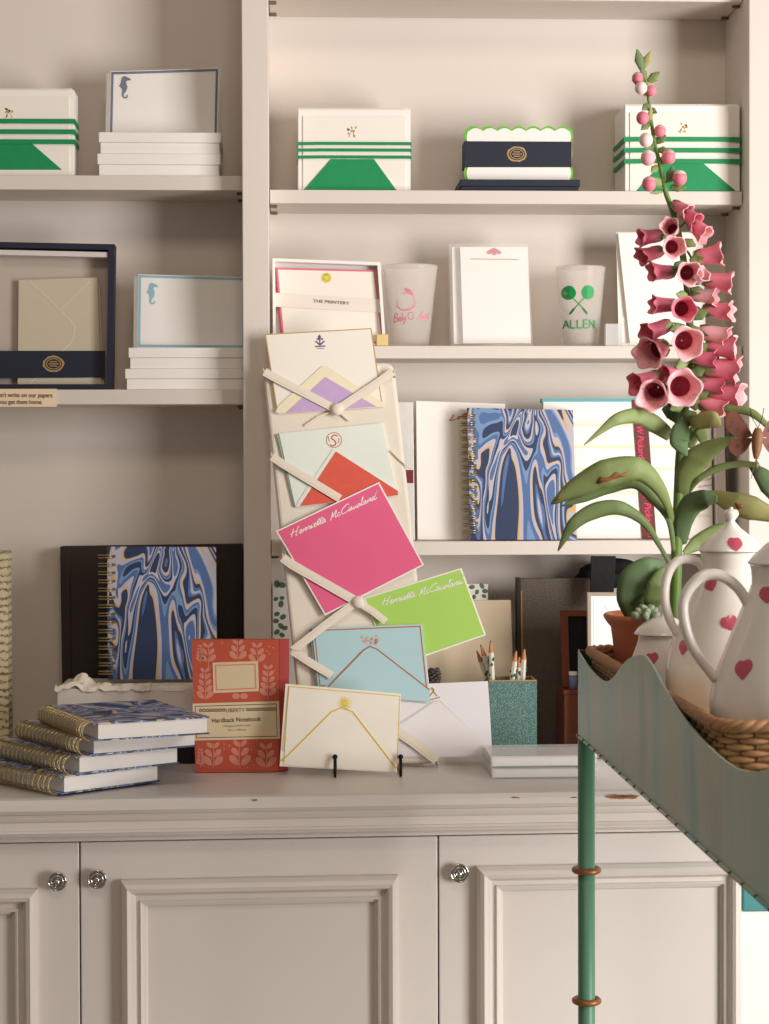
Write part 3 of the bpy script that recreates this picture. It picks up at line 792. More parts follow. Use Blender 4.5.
# ------------------------------------------------------------------ lower right shelf (books)
def coil(b, A, B, n, r, mat, ux, uy, wire=.0009, gap=.0):
    """n double rings spaced along A->B, each in the plane ux,uy"""
    A, B = Vector(A), Vector(B); d = (B-A)
    for k in range(n):
        for e in (-.16, .16):
            c = A+d*((k+.5+e)/n)
            b.tube([c+ux*math.cos(a)*r+uy*math.sin(a)*r for a in [i*2*math.pi/14 for i in range(14)]], wire, mat, 5, closed=True)
t = Thing('plain_notebook', 'white notebook with red script in plastic, behind marbled shelf notebook', 'notebook')
pl = lean(2.80, R3, 1)
b = t.part('cover'); b.slab(pl, [(416, 402), (505, 405), (508, 541), (417.5, 541)], .012, white, 0, .0006)
b = t.part('lettering'); b.cursive(pl, 'Lett', (449, 422), (466, 419), 6, .8, redink, .0004)
t.finish(R3)
t = Thing('plastic_wrapped_pad', 'pad in crumpled clear plastic between the linen board and white notebook', 'notepad')
pl = lean(2.785, R3, 2)
b = t.part('pad'); b.slab(pl, [(384, 402), (413, 402), (415, 540.5), (384, 540.5)], .008, plast, 0, .0006)
b = t.part('band', 'dark red band'); b.slab(pl, [(384, 470), (413.5, 470), (413.5, 483), (384, 483)], .0004, M('dark_red_band', (120, 36, 50), .6), .0008)
t.finish(R3)
t = Thing('marbled_notebook', 'spiral notebook in blue marbled paper standing on the shelf', 'notebook', 'marbled spiral notebooks')
pl = lean(2.768, R3, 2)
q = [(467, 408.5), (573, 410.5), (577, 540.5), (470, 540.5)]
b = t.part('back_cover'); b.slab(pl, q, .002, marbleB, -.017)
b = t.part('page_block'); b.slab(pl, [(472, 411), (570, 413), (574, 539), (474, 539)], .0145, pageM, -.002)
b = t.part('front_cover'); b.slab(pl, q, .0018, marbleA, 0, .0004)
b = t.part('wire_coil', 'brass twin wire binding')
coil(b, pl.at(468, 414, -.008), pl.at(471, 536, -.008), 17, .0115, coilm, (pl.at(570, 470)-pl.at(470, 470)).normalized(), pl.n)
b = t.part('punched_holes', 'dark square holes')
for k in range(17): b.slab(pl, rect(472.5+k*.17, 414.5+k*7.18, 475.5+k*.17, 417.3+k*7.18), .0002, slot, .0003)
t.finish(R3)
t = Thing('striped_album', 'white album with faint stripes, turquoise top edge and brown ribbon', 'album')
pl = lean(2.80, R3, 1)
b = t.part('cover'); b.slab(pl, [(543, 403), (711, 403), (713, 541), (545, 541)], .022, white, 0, .0008)
for y in (427, 449, 471, 495, 518): b.stroke(pl, [(545, y), (711, y)], 3.2, faintlime, .0003)
for k in range(5): b.cursive(pl, ['una', 'sec', 'ban', 'rel', 'sau'][k], (698, 466+k*6), (711, 464+k*6), 4, .5, M('faint_red_print', (222, 176, 170), .6), .0006)
b = t.part('top_edge', 'turquoise edge'); b.slab(pl, [(542, 400.8), (637, 400.8), (637, 404), (542, 404)], .022, turq, .0008)
b = t.part('ribbon', 'brown ribbon with pink lettering'); b.slab(pl, [(632, 402), (646.5, 402), (656.5, 540.8), (642, 540.8)], .0008, brown_rib, .0016)
l = b.sub('lettering', 'pink script')
for (x, y, x2, y2, s_) in ((636.5, 429, 639, 462, 'W Pickard.'), (643, 494, 648, 540, 'W Pickard h')):
    l.text(pl, s_, (x, y), (x2, y2), 6.5, M('ribbon_pink', (238, 62, 110), .6), .002, shear=.3, bold=.012)
t.finish(R3)
t = Thing('plain_album', 'slim grey-white album with its shaded gap to the bookcase side panel as a dark strip', 'album')
pl = lean(2.79, R3, 0)
b = t.part('cover'); b.slab(pl, [(715, 404), (724, 404), (727, 541), (717, 541)], .05, M('grey_white_cover', (226, 218, 212), .6), 0, .0006)
b = t.part('gap_shade_strip', 'dark strip in place of the shaded gap'); b.slab(pl, [(724.3, 404), (725.8, 404), (728.6, 541), (727.2, 541)], .05, M('gap_shade', (96, 84, 78), .6), 0)  # solid dark strip paints the shade in the gap between album and side panel
t.finish(R3)

# ------------------------------------------------------------------ worktop, left part
t = Thing('script_papered_box', 'tall box papered in cream script print at left picture edge', 'box')
pl = lean(2.76, ZC, 0)
b = t.part('body'); b.slab(pl, [(-70, 549), (7, 549), (9, 748), (-70, 748)], .04, script, 0, .0008)
b = t.part('lid'); b.slab(pl, [(-71, 545), (7.6, 545), (7.8, 556), (-71, 556)], .042, script, .001, .0006)
t.finish(ZC)
t = Thing('dark_album', 'large dark brown album leaning on the back panel behind marbled notebook', 'album')
pl = lean(2.835, ZC, 1.2)
b = t.part('cover'); b.slab(pl, [(61, 549.5), (243, 547), (243, 748), (64, 748)], .02, darkbd, 0, .0015)
b = t.part('spine'); b.slab(pl, [(60, 550), (70, 549.7), (72, 748), (63, 748)], .0215, darkbd, .0012, .001)
t.finish(ZC)
# dark low box
YQ = 2.655
t = Thing('dark_box', 'low black box under the tissue-wrapped parcel', 'box')
xq0, xq1 = PX(53, YQ), PX(194, YQ); zq = ZC+.0005
b = t.part('body'); b.box(xq0, xq1, YQ, 2.79, zq, zq+.034, M('black_box', (30, 26, 26), .6, var=.1), .001)
b = t.part('lid'); b.box(xq0-.001, xq1+.001, YQ-.001, 2.791, zq+.0342, zq+.042, MC['black_box'], .001)
t.finish()
zp = zq+.0425; ztp = P(130, 688, YQ).z
t = Thing('tissue_parcel', 'white box overflowing with cream tissue paper under the marbled notebook', 'parcel')
b = t.part('box'); b.box(PX(55.5, YQ), xq1-.001, YQ+.001, 2.785, zp, ztp, M('glassine_box', (236, 228, 217), .5, bump=.5, bscale=50), .002)
b = t.part('tissue')
def sheet(x0, x1, y0, y1, z, amp, seed, n=34, m_=12):
    vs = []
    for j in range(m_+1):
        for i in range(n+1):
            u, v = i/n, j/m_; x = x0+(x1-x0)*u; y = y0+(y1-y0)*v
            h = noise.noise(Vector((x*38+seed, y*40, seed)))*amp+noise.noise(Vector((x*110+seed, y*100, 3)))*amp*.5
            edge = -.006*max(0, 1-v*6)
            vs.append((x+noise.noise(Vector((y*60, x*60, seed)))*.003, y-.003*noise.noise(Vector((x*80, seed, 1))), z+abs(h)+edge+.001))
    w2 = n+1
    return vs, [[j*w2+i, j*w2+i+1, (j+1)*w2+i+1, (j+1)*w2+i] for j in range(m_) for i in range(n)]
b.add(*sheet(PX(54, YQ), PX(150, YQ), YQ-.003, YQ+.012, ztp+.0005, .010, 4.2), tissue)
b.add(*sheet(PX(60, YQ), xq1-.002, YQ+.0005, YQ+.03, ztp+.0005, .004, 8.2), tissue)
b.mods.append(('SOLIDIFY', dict(thickness=.0003)))
b2 = t.part('tissue_tuft', 'crumpled tuft of tissue')
vs = []; nn = 14
for j in range(9):
    for i in range(nn):
        a = 2*math.pi*i/nn; f = math.sin(math.pi*(j/8)*.5)
        r_ = .017*f*(1+.35*noise.noise(Vector((math.cos(a)*2, math.sin(a)*2, j*.5+3))))
        vs.append((PX(80, YQ)+r_*math.cos(a)*1.1, YQ+.020+r_*math.sin(a)*.6, ztp+.002+.013*(1-f**2)*(1+.3*math.sin(a*3))))
b2.add(vs, [[j*nn+i, j*nn+(i+1) % nn, (j+1)*nn+(i+1) % nn, (j+1)*nn+i] for j in range(8) for i in range(nn)], tissue)
t.finish()
# standing marbled notebook on parcel
t = Thing('marbled_notebook', 'spiral notebook in blue marbled paper standing on the tissue parcel', 'notebook', 'marbled spiral notebooks')
pl = lean(YQ+.058, ztp, 3)
q = [(107, 550), (216, 550.5), (217, 683), (108, 683)]
b = t.part('back_cover'); b.slab(pl, q, .002, marbleB, -.017)
b = t.part('page_block'); b.slab(pl, [(112, 552.5), (215, 551.5), (215.5, 681), (113, 681)], .0145, pageM, -.002)
b = t.part('front_cover'); b.slab(pl, q, .0018, marbleA, 0, .0004)
b = t.part('wire_coil', 'brass twin wire binding')
coil(b, pl.at(107, 556, -.008), pl.at(107.5, 680, -.008), 15, .0115, coilm, (pl.at(200, 600)-pl.at(100, 600)).normalized(), pl.n)
b = t.part('punched_holes', 'dark square holes')
for k in range(15): b.slab(pl, rect(112, 558.5+k*8.2, 115.5, 561.3+k*8.2), .0002, slot, .0003)
t.finish(ztp+.0022)
# stack of four notebooks lying flat
labs = ['bottom spiral notebook of the flat marbled stack, resting on the worktop', 'second spiral notebook from the bottom of the flat marbled stack',
        'third spiral notebook from the bottom of the flat marbled stack', 'top spiral notebook of the flat marbled stack, marbled cover showing']
th = .0217
def flat_book():
    t = Thing('marbled_notebook', labs[0], 'notebook', 'marbled notebooks lying in a stack')
    W, D = .146, .205
    b = t.part('back_cover'); b.box(0, W, 0, D, 0, .0018, marbleB, .0004)
    b = t.part('page_block'); b.box(.006, W-.003, .002, D-.002, .002, th-.0022, pageM)
    b = t.part('front_cover'); b.box(0, W, 0, D, th-.002, th-.0002, marbleA, .0004)
    b = t.part('wire_coil', 'brass twin wire binding')
    coil(b, (-.0005, .006, .0105), (-.0005, D-.006, .0105), 17, .0113, coilm, Vector((1, 0, 0)), Vector((0, 0, 1)), .0008)
    return t
fb = flat_book()
# pivot at the front left corner
spots = [((61, 795), 2.393, 40), ((76, 776), 2.404, 35), ((90, 758), 2.408, 31), ((94, 743), 2.374, 23)]
root = fb.finish()
base0 = root.location.copy()
for k, ((px, py), Y, yaw) in enumerate(spots):
    o = root if k == 0 else dup(root, (0, 0, 0), labs[k])
    c = P(px, py, Y); a = R(yaw)
    # mesh local coordinates were shifted by the base location
    off = Matrix.Rotation(a, 3, 'Z') @ base0
    z0 = ZC+.0025+.0003+k*(th+.0002)
    o.location = (c.x+off.x, c.y+off.y, z0+base0.z); o.rotation_euler = (0, 0, a)

# ------------------------------------------------------------------ red notebook
t = Thing('red_notebook', 'coral red leaf-patterned hardback notebook with cream label and paper band', 'notebook')
Yr = 2.572; pl = lean(Yr, ZC, 1.5)
q = [(191.5, 640.5), (279, 640.5), (278, 772.5), (195.5, 773.5)]
b = t.part('cover')
A = [pl.at(*p) for p in q]
fp = [A[3], A[2]]; n = -pl.n
def off3(p, dx, dy): return p+Vector((dx, 0, 0))+n*dy
prof = [(0, 0, 0), (0, 1, 0), (.006, 1, .002), (.0115, 1, .007), (.0125, 1, .013), (.0115, 1, .0175), (.004, 1, .0185), (0, 0, .0185)]
def lp(left, right): return [off3(right if s_ else left, dx, dy) for dx, s_, dy in prof]
b.loops([lp(A[0], A[1]), lp(A[3], A[2])], coral)
bs = t.part('spine', 'darker red cloth spine')
sp = [(.0008, 0, -.0004), (.0066, 0, .0016), (.0122, 0, .0066), (.0133, 0, .013), (.0126, 0, .013), (.0115, 0, .0072), (.006, 0, .0024), (.0005, 0, .0003)]
def lq(r_): return [off3(r_, dx, dy) for dx, s_, dy in sp]
bs.loops([lq(A[1]), lq(A[2])], corald)
pr = t.part('leaf_print', 'pale pink leaf pattern')
def frond(cx, y0, y1, flip=1, s=1.0):
    pr.stroke(pl, [(cx, y0), (cx+flip*1, (y0+y1)/2), (cx, y1)], .8, coralp, .0003)
    yy = y1+3*s; k = 0
    while yy < y0-1:
        f = (yy-y1)/(y0-y1)
        for sd in (-1, 1):
            L_ = (3.2+3.4*f)*s
            th_ = -sd*.8
            pts = [(-1, 0), (-.6, .38), (0, .55), (.6, .5), (1, .15), (1, -.15), (.6, -.5), (0, -.5), (-.6, -.3)]
            pr.slab(pl, [(cx+sd*L_*.72+L_*.85*(a*math.cos(th_)*sd-b_*math.sin(th_)), yy-2*s+L_*.85*(a*math.sin(th_)*sd+b_*math.cos(th_))) for a, b_ in pts], .0003, coralp, .0003)
        yy += 6.6*s; k += 1
frond(208, 668, 645); frond(238, 661, 642, -1); frond(257, 664, 645)
frond(205, 701, 670, 1, .95); frond(268, 700, 667, -1, .95); frond(200, 664, 646, 1, .5)
frond(213, 769, 745, 1, 1.2); frond(240, 769, 743, -1, 1.3); frond(266, 769, 746, 1, 1.2); frond(200.5, 742+26, 750, 1, .5)
for cx, cy in ((236, 697), (244, 697)): pr.blob(pl, (cx, cy), 4, 3, coralp, .0003, n=10)
for k in range(70):
    x, y = random.uniform(196, 276), random.choice((random.uniform(643, 699), random.uniform(744, 770)))
    if 210 < x < 260 and 660 < y < 696: continue
    pr.blob(pl, (x, y), .8, .8, coralp, .0003, n=6)
lb = t.part('label', 'cream name label with coral frame'); q = [(212.5, 663.5), (258, 662), (259, 692), (213.5, 694)]
lb.slab(pl, q, .0004, labelm, .0006); border(lb, pl, q, 2.4, 1.2, M('coral_frame', (220, 132, 108), .6), .0008)
bd = t.part('belly_band', 'cream paper band'); q = [(192.5, 704.5), (279, 702), (280, 739.5), (194, 741.5)]
bd.slab(pl, q, .0006, labelm, .001); border(bd, pl, [(195, 707), (276.5, 704.5), (277.5, 737.5), (196, 739)], 0, .6, blackm, .0012)
lt = bd.sub('lettering')
for (a, e) in ((199, 224), (246, 273)):
    k = a
    while k < e: lt.ring(pl, [(k+1.6+1.6*math.cos(i*.785), 711.4+1.8*math.sin(i*.785)-(k-199)*.02) for i in range(8)], [(k+1.6+.9*math.cos(i*.785), 711.4+1.0*math.sin(i*.785)-(k-199)*.02) for i in range(8)], .0002, blackm, .0013); k += 3.3
lt.text(pl, 'LIBERTY', (226, 713.2), (245, 712.6), 3.8, blackm, .0013)
lt.text(pl, 'Hardback Notebook', (212, 723.6), (261, 721.8), 4.6, blackm, .0013, bold=.01)
lt.text(pl, 'Wrapped cloth cover', (223, 728), (251, 727), 2.4, grey_ink, .0013)
lt.text(pl, '96 x 140mm', (228, 732), (246, 731.5), 2.2, grey_ink, .0013)
t.finish(ZC)

# ------------------------------------------------------------------ eucalyptus box behind board
t = Thing('eucalyptus_box', 'tall white folder printed with green eucalyptus leaves behind the linen board', 'folder')
pl = lean(2.84, ZC, 0)
b = t.part('body'); b.slab(pl, [(272.5, 588), (488, 590), (488, 748), (272.5, 748)], .012, white, 0, .0008)
pr = t.part('leaf_print', 'green eucalyptus leaves')
for (cx, cy, r_) in ((277, 590, 4), (282, 591, 4), (276, 605, 2.6), (282, 604, 2.6), (281, 610, 3.6), (277, 620, 3), (283, 623, 3.4), (276, 627, 3.2), (281, 632, 3.4), (285, 634, 3), (277, 638, 3.2), (282, 641, 3), (276, 652, 3), (283, 660, 3.4), (277, 672, 3), (283, 684, 3),
                     (472, 593, 3), (477, 598, 2.6), (482, 592, 3), (485, 597, 3), (474, 603, 2.6), (484, 602, 2.4), (468, 600, 2.5)):
    pr.blob(pl, (cx, cy), r_, r_*.75, eucg, .0004, rot=random.uniform(0, 3), n=10)
t.finish(ZC)
t = Thing('cream_notebook', 'plain cream notebook standing behind the lime card and teal pencil box', 'notebook')
pl = lean(2.80, ZC, 2)
b = t.part('cover'); b.slab(pl, [(424, 606), (511, 605), (515, 750), (424, 750)], .015, M('kraft_cream', (214, 196, 168), .65, var=.03), 0, .0006)
b = t.part('page_block'); b.slab(pl, [(426, 607.5), (509, 606.5), (512, 749), (426, 749)], .006, pageM, -.0152)
t.finish(ZC)
t = Thing('pine_cone', 'small grey carved cone beside the linen board above white envelope', 'ornament')
c = P(434, 676, 2.76); b = t.part('scales')
gc = M('dark_grey_cone', (88, 78, 72), .7, var=.3)
for k in range(46):
    u = k/45; a = k*2.4; r_ = .0075*math.sin(math.pi*(.15+.8*u))**.6
    b.ball(Vector((c.x+r_*math.cos(a), c.y+r_*math.sin(a), c.z+.010-u*.024)), .0034, gc, .6, 6)
t.finish()
sb = Thing('small_stand', 'small white block holding the grey cone behind the white envelope', 'block')
b = sb.part('block'); zc0 = t.root.location.z; b.box(c.x-.018, c.x+.012, c.y-.015, c.y+.015, ZC+.0003, zc0-.0003, white, .001); sb.finish(single=True)

# ------------------------------------------------------------------ linen memo board
BL = 10.2
bp = lean(2.60, ZC, BL)
def rounded(q, r, n=5):
    out = []
    for i in range(len(q)):
        p, a, c = Vector(q[i]), Vector(q[i-1]), Vector(q[(i+1) % len(q)])
        u = (a-p).normalized()*r; v = (c-p).normalized()*r
        for k in range(n+1):
            t_ = k/n; out.append(tuple((p+u)*(1-t_)**2+p*2*t_*(1-t_)+(p+v)*t_**2))
    return out
t = Thing('memo_board', 'tall padded cream linen memo board crossed with ribbons, leaning against the shelves', 'memo board')
b = t.part('padded_board'); 
q = rounded([(262.5, 371), (394, 366), (438, 767), (305, 770)], 11)
b.slab(bp, q, .022, linen, -.0005, .005, 3)
def ribbon(pts, w_, off, name='ribbon'):
    r_ = t.part(name)
    r_.stroke(bp, pts, w_, ribbonm, off, .0012)
    r_.stroke(bp, pts, w_*.5, ribbonm, off+.0004, .0012)
ribbon([(264.4, 376), (273, 381), (337, 414)], 8, .0082)
ribbon([(337, 414), (375, 389), (393, 376)], 8, .0082)
ribbon([(336, 414), (318, 421), (305, 430)], 1.6, .003); ribbon([(337, 414), (349, 425)], 2.2, .003)
ribbon([(391, 455), (400, 464), (411, 473)], 1.8, .003)
ribbon([(272, 461), (284, 469), (340, 503)], 8, .0086)
ribbon([(282.6, 562), (292, 569), (357, 606)], 9, .0112)
ribbon([(357, 606), (325, 630), (293, 655)], 8, .0106)
ribbon([(357, 606), (372, 615), (386, 626)], 7, .0106)
ribbon([(292, 655), (312, 668), (332, 680)], 8, .0106)
ribbon([(392, 732), (415, 748), (437, 765)], 9, .0075)
def wrap(x, y, hw, off, sx, tilt=.5):
    a, c_ = bp.at(x-sx*.3-tilt*2, y-hw, off), bp.at(x-sx*.3+tilt*2, y+hw, off)
    A = [a, c_, c_-bp.n*(off+.021), a-bp.n*(off+.021)]
    t.part('ribbon').loops([A, [p+Vector((sx*.0012, 0, 0)) for p in A]], ribbonm)
for q in ((264.4, 376, 3.6, .008, -1), (272.4, 461, 3.6, .0084, -1), (283.2, 562, 4.2, .011, -1), (292.5, 655, 4.6, .0104, -1), (394.6, 377, 3.6, .008, 1), (437.2, 765, 3.8, .0073, 1)): wrap(*q)
for c in ((337, 413.5), (358.5, 606.5)):
    bt = t.part('button', 'round covered button'); p = bp.at(*c, .0095 if c[1] < 500 else .0125)
    X = Matrix.Translation(p) @ bp.n.to_track_quat('Z', 'Y').to_matrix().to_4x4()
    bt.lathe([(1e-5, -.0035), (.0068, -.0035), (.0084, -.002), (.0084, 0), (.0070, .0028), (.004, .0042), (1e-5, .0048)], X, ribbonm, 24)
t.finish(ZC)
def put(name, label, cat, group=None): return Thing(name, label, cat, group)
G = 'stationery tucked into the linen board'
t = put('card_set', 'cream cards with gold edge and lilac-lined envelope at the top of the memo board', 'card set', G)
b = t.part('card'); q = [(265, 334), (371.5, 328), (383, 407), (277, 412.5)]; b.slab(bp, q, .004, cream, .005); border(b, bp, q, 0, 1.1, gold, .0052)
b = t.part('envelope'); b.slab(bp, [(275.5, 412), (278, 406), (322, 366), (327, 366), (384, 403), (383, 407), (279, 413.5)], .0006, M('ivory_envelope', (240, 230, 200), .6), .0062)
b = t.part('envelope_liner', 'lilac envelope liner'); b.slab(bp, [(286, 412.8), (325.5, 377), (376.5, 406.6)], .0004, lilac, .0068)
b = t.part('motif', 'small plum printed sprig'); b.stroke(bp, [(319.5, 335), (320, 344)], 1.2, lilaci, .0054); 
for sx in (-1, 1): b.stroke(bp, [(320, 345), (320+sx*4.5, 341)], 1.4, lilaci, .0054); b.blob(bp, (320+sx*2, 339), 1.3, 1, lilaci, .0054)
b.blob(bp, (319.5, 337), 1.5, 2, lilaci, .0054); b.stroke(bp, [(315, 346.5), (325.5, 346)], 1.2, lilaci, .0054); b.stroke(bp, [(317, 348.5), (324, 348.3)], .6, lilaci, .0054)
t.finish()
t = put('card_set', 'pale card with round red monogram and coral-lined envelope below the lilac set', 'card set', G)
pale = M('pale_mint_white', (230, 236, 226), .6)
b = t.part('card'); q = [(279, 433.5), (382, 423), (397, 493), (295.5, 507)]; b.slab(bp, q, .004, pale, .005); b.slab(bp, [(276.5, 434), (280, 433.5), (296.5, 507), (294, 506)], .003, M('sage_edge', (150, 176, 156), .6), .004)
b = t.part('envelope'); b.slab(bp, [(296, 507), (299, 500), (333, 449), (338, 449), (397.5, 490), (397, 495)], .0006, pale, .006)
b = t.part('envelope_liner', 'coral red envelope liner'); b.slab(bp, [(300, 506), (336, 451.5), (398, 491), (398, 495), (377, 497.5)], .0004, redi, .0066)
b = t.part('monogram', 'red circle with letter S')
b.ring(bp, [(334+8*math.cos(i*.39), 440+7.8*math.sin(i*.39)) for i in range(16)], [(334+7.4*math.cos(i*.39), 440+7.2*math.sin(i*.39)) for i in range(16)], .0002, redink, .0053)
b.stroke(bp, [(337.5, 436), (334, 435), (331.5, 438), (334.5, 440.5), (336, 443.5), (333, 446), (330, 444.5)], 1.1, redink, .0053, curve=3)
b.stroke(bp, [(328, 436), (329.5, 442)], .6, redink, .0053); b.stroke(bp, [(339, 438), (338.5, 443)], .6, redink, .0053)
t.finish()
t = put('card', 'bright pink name card with white script tilted on the memo board', 'card', G)
q = [(276, 531), (379, 482), (424, 565), (325, 615.5)]
b = t.part('card'); b.slab(bp, q, .0012, white, .0088); 
cxx, cyy = 351, 548
b.slab(bp, [(cxx+(x-cxx)*.975, cyy+(y-cyy)*.972) for x, y in q], .0003, pinkc, .0091)
l = t.part('lettering', 'white script'); l.cursive(bp, 'Henrietta McCausland', (290, 538), (376, 499), 7, .75, white, .0095)
t.finish()
t = put('card', 'lime green name card with pale script on the right of the memo board', 'card', G)
q = [(364, 598), (461.5, 568), (486, 635), (391, 668)]
b = t.part('card'); b.slab(bp, q, .0012, white, .0025); cxx, cyy = 426, 617
b.slab(bp, [(cxx+(x-cxx)*.972, cyy+(y-cyy)*.968) for x, y in q], .0003, limec, .0028)
l = t.part('lettering', 'pale script'); l.cursive(bp, 'Henrietta McCausland', (381, 606), (462, 583.5), 7, .65, white, .0032)
t.finish()
t = put('card_set', 'pale blue cards and envelope edged in copper, low on the memo board', 'card set', G)
b = t.part('card'); q = [(312, 628.5), (422, 624), (429, 690), (318, 688)]; b.slab(bp, q, .0035, bluec, .0072, .0003); border(b, bp, q, 1.6, 1.2, copper, .0074)
b.slab(bp, [(309.5, 629), (312.5, 628.5), (319, 690), (316.5, 690)], .003, M('copper_edge', (120, 136, 134), .6), .0062)
b = t.part('envelope'); b.slab(bp, [(317, 689), (331, 684), (366, 648), (374, 647), (429, 689), (430.5, 702), (336, 694)], .0008, bluec, .0082)
b.stroke(bp, [(318, 697), (331, 684), (364, 650), (370, 646.5), (377, 649), (404, 670), (430, 690)], 1.2, copper, .0085)
b = t.part('crest', 'copper printed crest')
for k in range(24): b.blob(bp, (370+random.uniform(-9, 9), 641+random.uniform(-5, 3)), 1.9, .8, M('pale_copper', (210, 170, 150), .6), .0076, rot=random.uniform(0, 3), n=7)
t.finish()
t = put('envelope_set', 'white envelope with gold motif at the lower right of the memo board', 'envelopes', G)
b = t.part('envelope'); we = M('cool_white_envelope', (232, 228, 230), .6, var=.02); b.slab(bp, [(372, 686), (488, 681), (492.5, 756.5), (376, 758)], .0025, we, .0026, .0003)
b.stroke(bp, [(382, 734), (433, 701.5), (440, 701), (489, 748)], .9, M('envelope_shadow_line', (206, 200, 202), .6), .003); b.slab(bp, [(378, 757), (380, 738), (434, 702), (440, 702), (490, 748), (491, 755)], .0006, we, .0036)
b = t.part('motif', 'small gold motif'); b.stroke(bp, [(429, 697), (434, 690), (431, 688), (437, 696)], 1.2, gold, .0031, curve=3); b.stroke(bp, [(430, 700), (440, 697)], 1.2, gold, .0031)
t.finish()
# front set on black easel
t = Thing('card_set', 'ivory cards with yellow line border and sun motif on a black easel', 'card set')
pe = lean(2.535, ZC+.008, 13)
b = t.part('card'); q = [(285.5, 687.5), (401, 697.5), (397, 776.5), (279.5, 770)]; b.slab(pe, q, .005, M('ivory_card', (244, 238, 224), .6), .004, .0003)
b = t.part('envelope'); b.slab(pe, [(289, 690), (400, 699), (396.5, 775.5), (284, 769)], .0008, M('ivory_card', (0, 0, 0)), .0052)
b.stroke(pe, [(283.5, 755), (289.5, 690.3), (400, 700), (397, 772)], .9, goldy, .0055)
b.stroke(pe, [(281.5, 765), (289, 758), (331, 716), (342, 711), (353, 716), (396, 772)], 1.3, goldy, .0056)
b = t.part('sun_motif', 'yellow sun')
for k in range(16): 
    a = k*.3927; b.stroke(pe, [(345+1*math.cos(a), 707+1*math.sin(a)), (345+7.5*math.cos(a), 707+7*math.sin(a))], .6, M('sun_yellow', (240, 214, 70), .5), .0058)
b.blob(pe, (345, 707), 2, 2, MC['sun_yellow'], .006)
t.finish(ZC+.0032)
t = Thing('card_easel', 'small black wire easel holding the ivory sun card set', 'easel')
for cx in (335, 400.5):
    h_ = t.part('hook'); f0 = pe.at(cx, 777, .006); tip = pe.at(cx, 757, .012)
    pts = [Vector((tip.x, tip.y, tip.z)), Vector((f0.x, f0.y-.008, ZC+.012)), Vector((f0.x, f0.y-.007, ZC+.004)), Vector((f0.x, f0.y-.003, ZC+.0016)), Vector((f0.x, 2.60, ZC+.0014))]
    h_.tube(cr(pts, 5), [.0021, .0021, .0018, .0013, .0012], blackmetal, 8); h_.ball(tip, .0034, blackmetal)
b = t.part('back_leg'); a_ = pe.at(335, 765, .006).x; c_ = pe.at(400.5, 765, .006).x
b.tube([(a_, 2.588, ZC+.0028), (c_, 2.588, ZC+.0028)], .002, blackmetal)
t.finish(ZC)

# ------------------------------------------------------------------ worktop, right part
Yt = 2.70
t = Thing('pencil_box', 'teal shagreen pencil box holding pencils on the worktop', 'pencil box')
x0, x1 = PX(488.5, Yt), PX(536.5, Yt); zt_ = P(512, 681.5, Yt).z; d0, d1 = Yt, Yt+.058
b = t.part('walls')
for q in ((x0, x1, d0, d0+.003), (x0, x1, d1-.003, d1), (x0, x0+.003, d0+.003, d1-.003), (x1-.003, x1, d0+.003, d1-.003)): b.box(q[0], q[1], q[2], q[3], ZC+.0003, zt_, shag, .0005)
b = t.part('bottom'); b.box(x0+.003, x1-.003, d0+.003, d1-.003, ZC+.0003, ZC+.004, shag)
b = t.part('rim', 'tan leather rim')
for q in ((x0, x1, d0, d0+.003), (x0, x1, d1-.003, d1), (x0, x0+.003, d0+.003, d1-.003), (x1-.003, x1, d0+.003, d1-.003)): b.box(q[0], q[1], q[2], q[3], zt_+.0002, zt_+.0018, tan_)
t.finish()
pens = [((476.5, 650), (489.5, 684), 'leftmost of the leaf-printed pencils, tilting left', .030), ((480.5, 644), (492, 682), 'second leaf-printed pencil from the left, tilting left', .022), ((490.5, 640), (492.5, 684), 'tall upright leaf-printed pencil in the left cluster', .013),
        ((516.5, 649), (512, 682), 'leaf-printed pencil leaning right, left of the tallest pair', .014), ((524.5, 647), (522.5, 684), 'thick upright leaf-printed pencil rightmost in the teal box', .013), ((519.5, 655), (517.5, 684), 'leaf-printed pencil behind the right-hand pair', .04)]
for (tip, bot, lab, dy) in pens:
    t = Thing('pencil', lab, 'pencil', 'leaf-printed pencils in the teal box')
    a = P(tip[0], tip[1], Yt+dy); b0 = P(bot[0], bot[1], Yt+dy); d = (a-b0).normalized(); base = b0-d*.05
    base.x = max(x0+.008, min(x1-.008, base.x))
    d = (a-base).normalized(); L_ = (a-base).length
    X = Matrix.Translation(base) @ d.to_track_quat('Z', 'Y').to_matrix().to_4x4()
    b = t.part('barrel'); b.lathe([(1e-5, 0), (.0037, 0), (.0037, L_-.017)], X, M('pencil_print', (220, 216, 198), .5), 6, smooth=False)
    for k in range(11):
        aa = random.uniform(0, 6.28); zz = L_-.018-random.uniform(0, .05)
        for s_ in range(1):
            p = X @ Vector((.0039*math.cos(aa), .0039*math.sin(aa), zz)); b.ball(p, .0017, M('dark_leaf_print', (66, 96, 74), .6), 1.3, 5)
    c = t.part('sharpened_cone', 'bare wood cone'); c.lathe([(.0037, L_-.0168), (.0012, L_-.003)], X, pencilw, 10)
    g_ = t.part('lead'); g_.lathe([(.0012, L_-.003), (1e-5, L_)], X, graph, 8)
    t.finish()
t = Thing('leather_album', 'large brown grained album with tan spine edge standing behind wooden frame', 'album')
pl = lean(2.795, ZC, 1)
b = t.part('cover'); b.slab(pl, [(519, 582.5), (612, 582.5), (615, 749), (520, 749)], .022, leather, 0, .001)
b = t.part('spine', 'tan edged spine'); b.slab(pl, [(517, 582), (521, 582), (522, 749), (518, 749)], .024, darkbd, .0012, .0006); b.stroke(pl, [(521.3, 595), (522.3, 680)], 1.4, tan_, .0006)
t.finish(ZC)
t = Thing('wooden_box', 'reddish wooden box standing behind the tray corner, under the wooden frame', 'box')
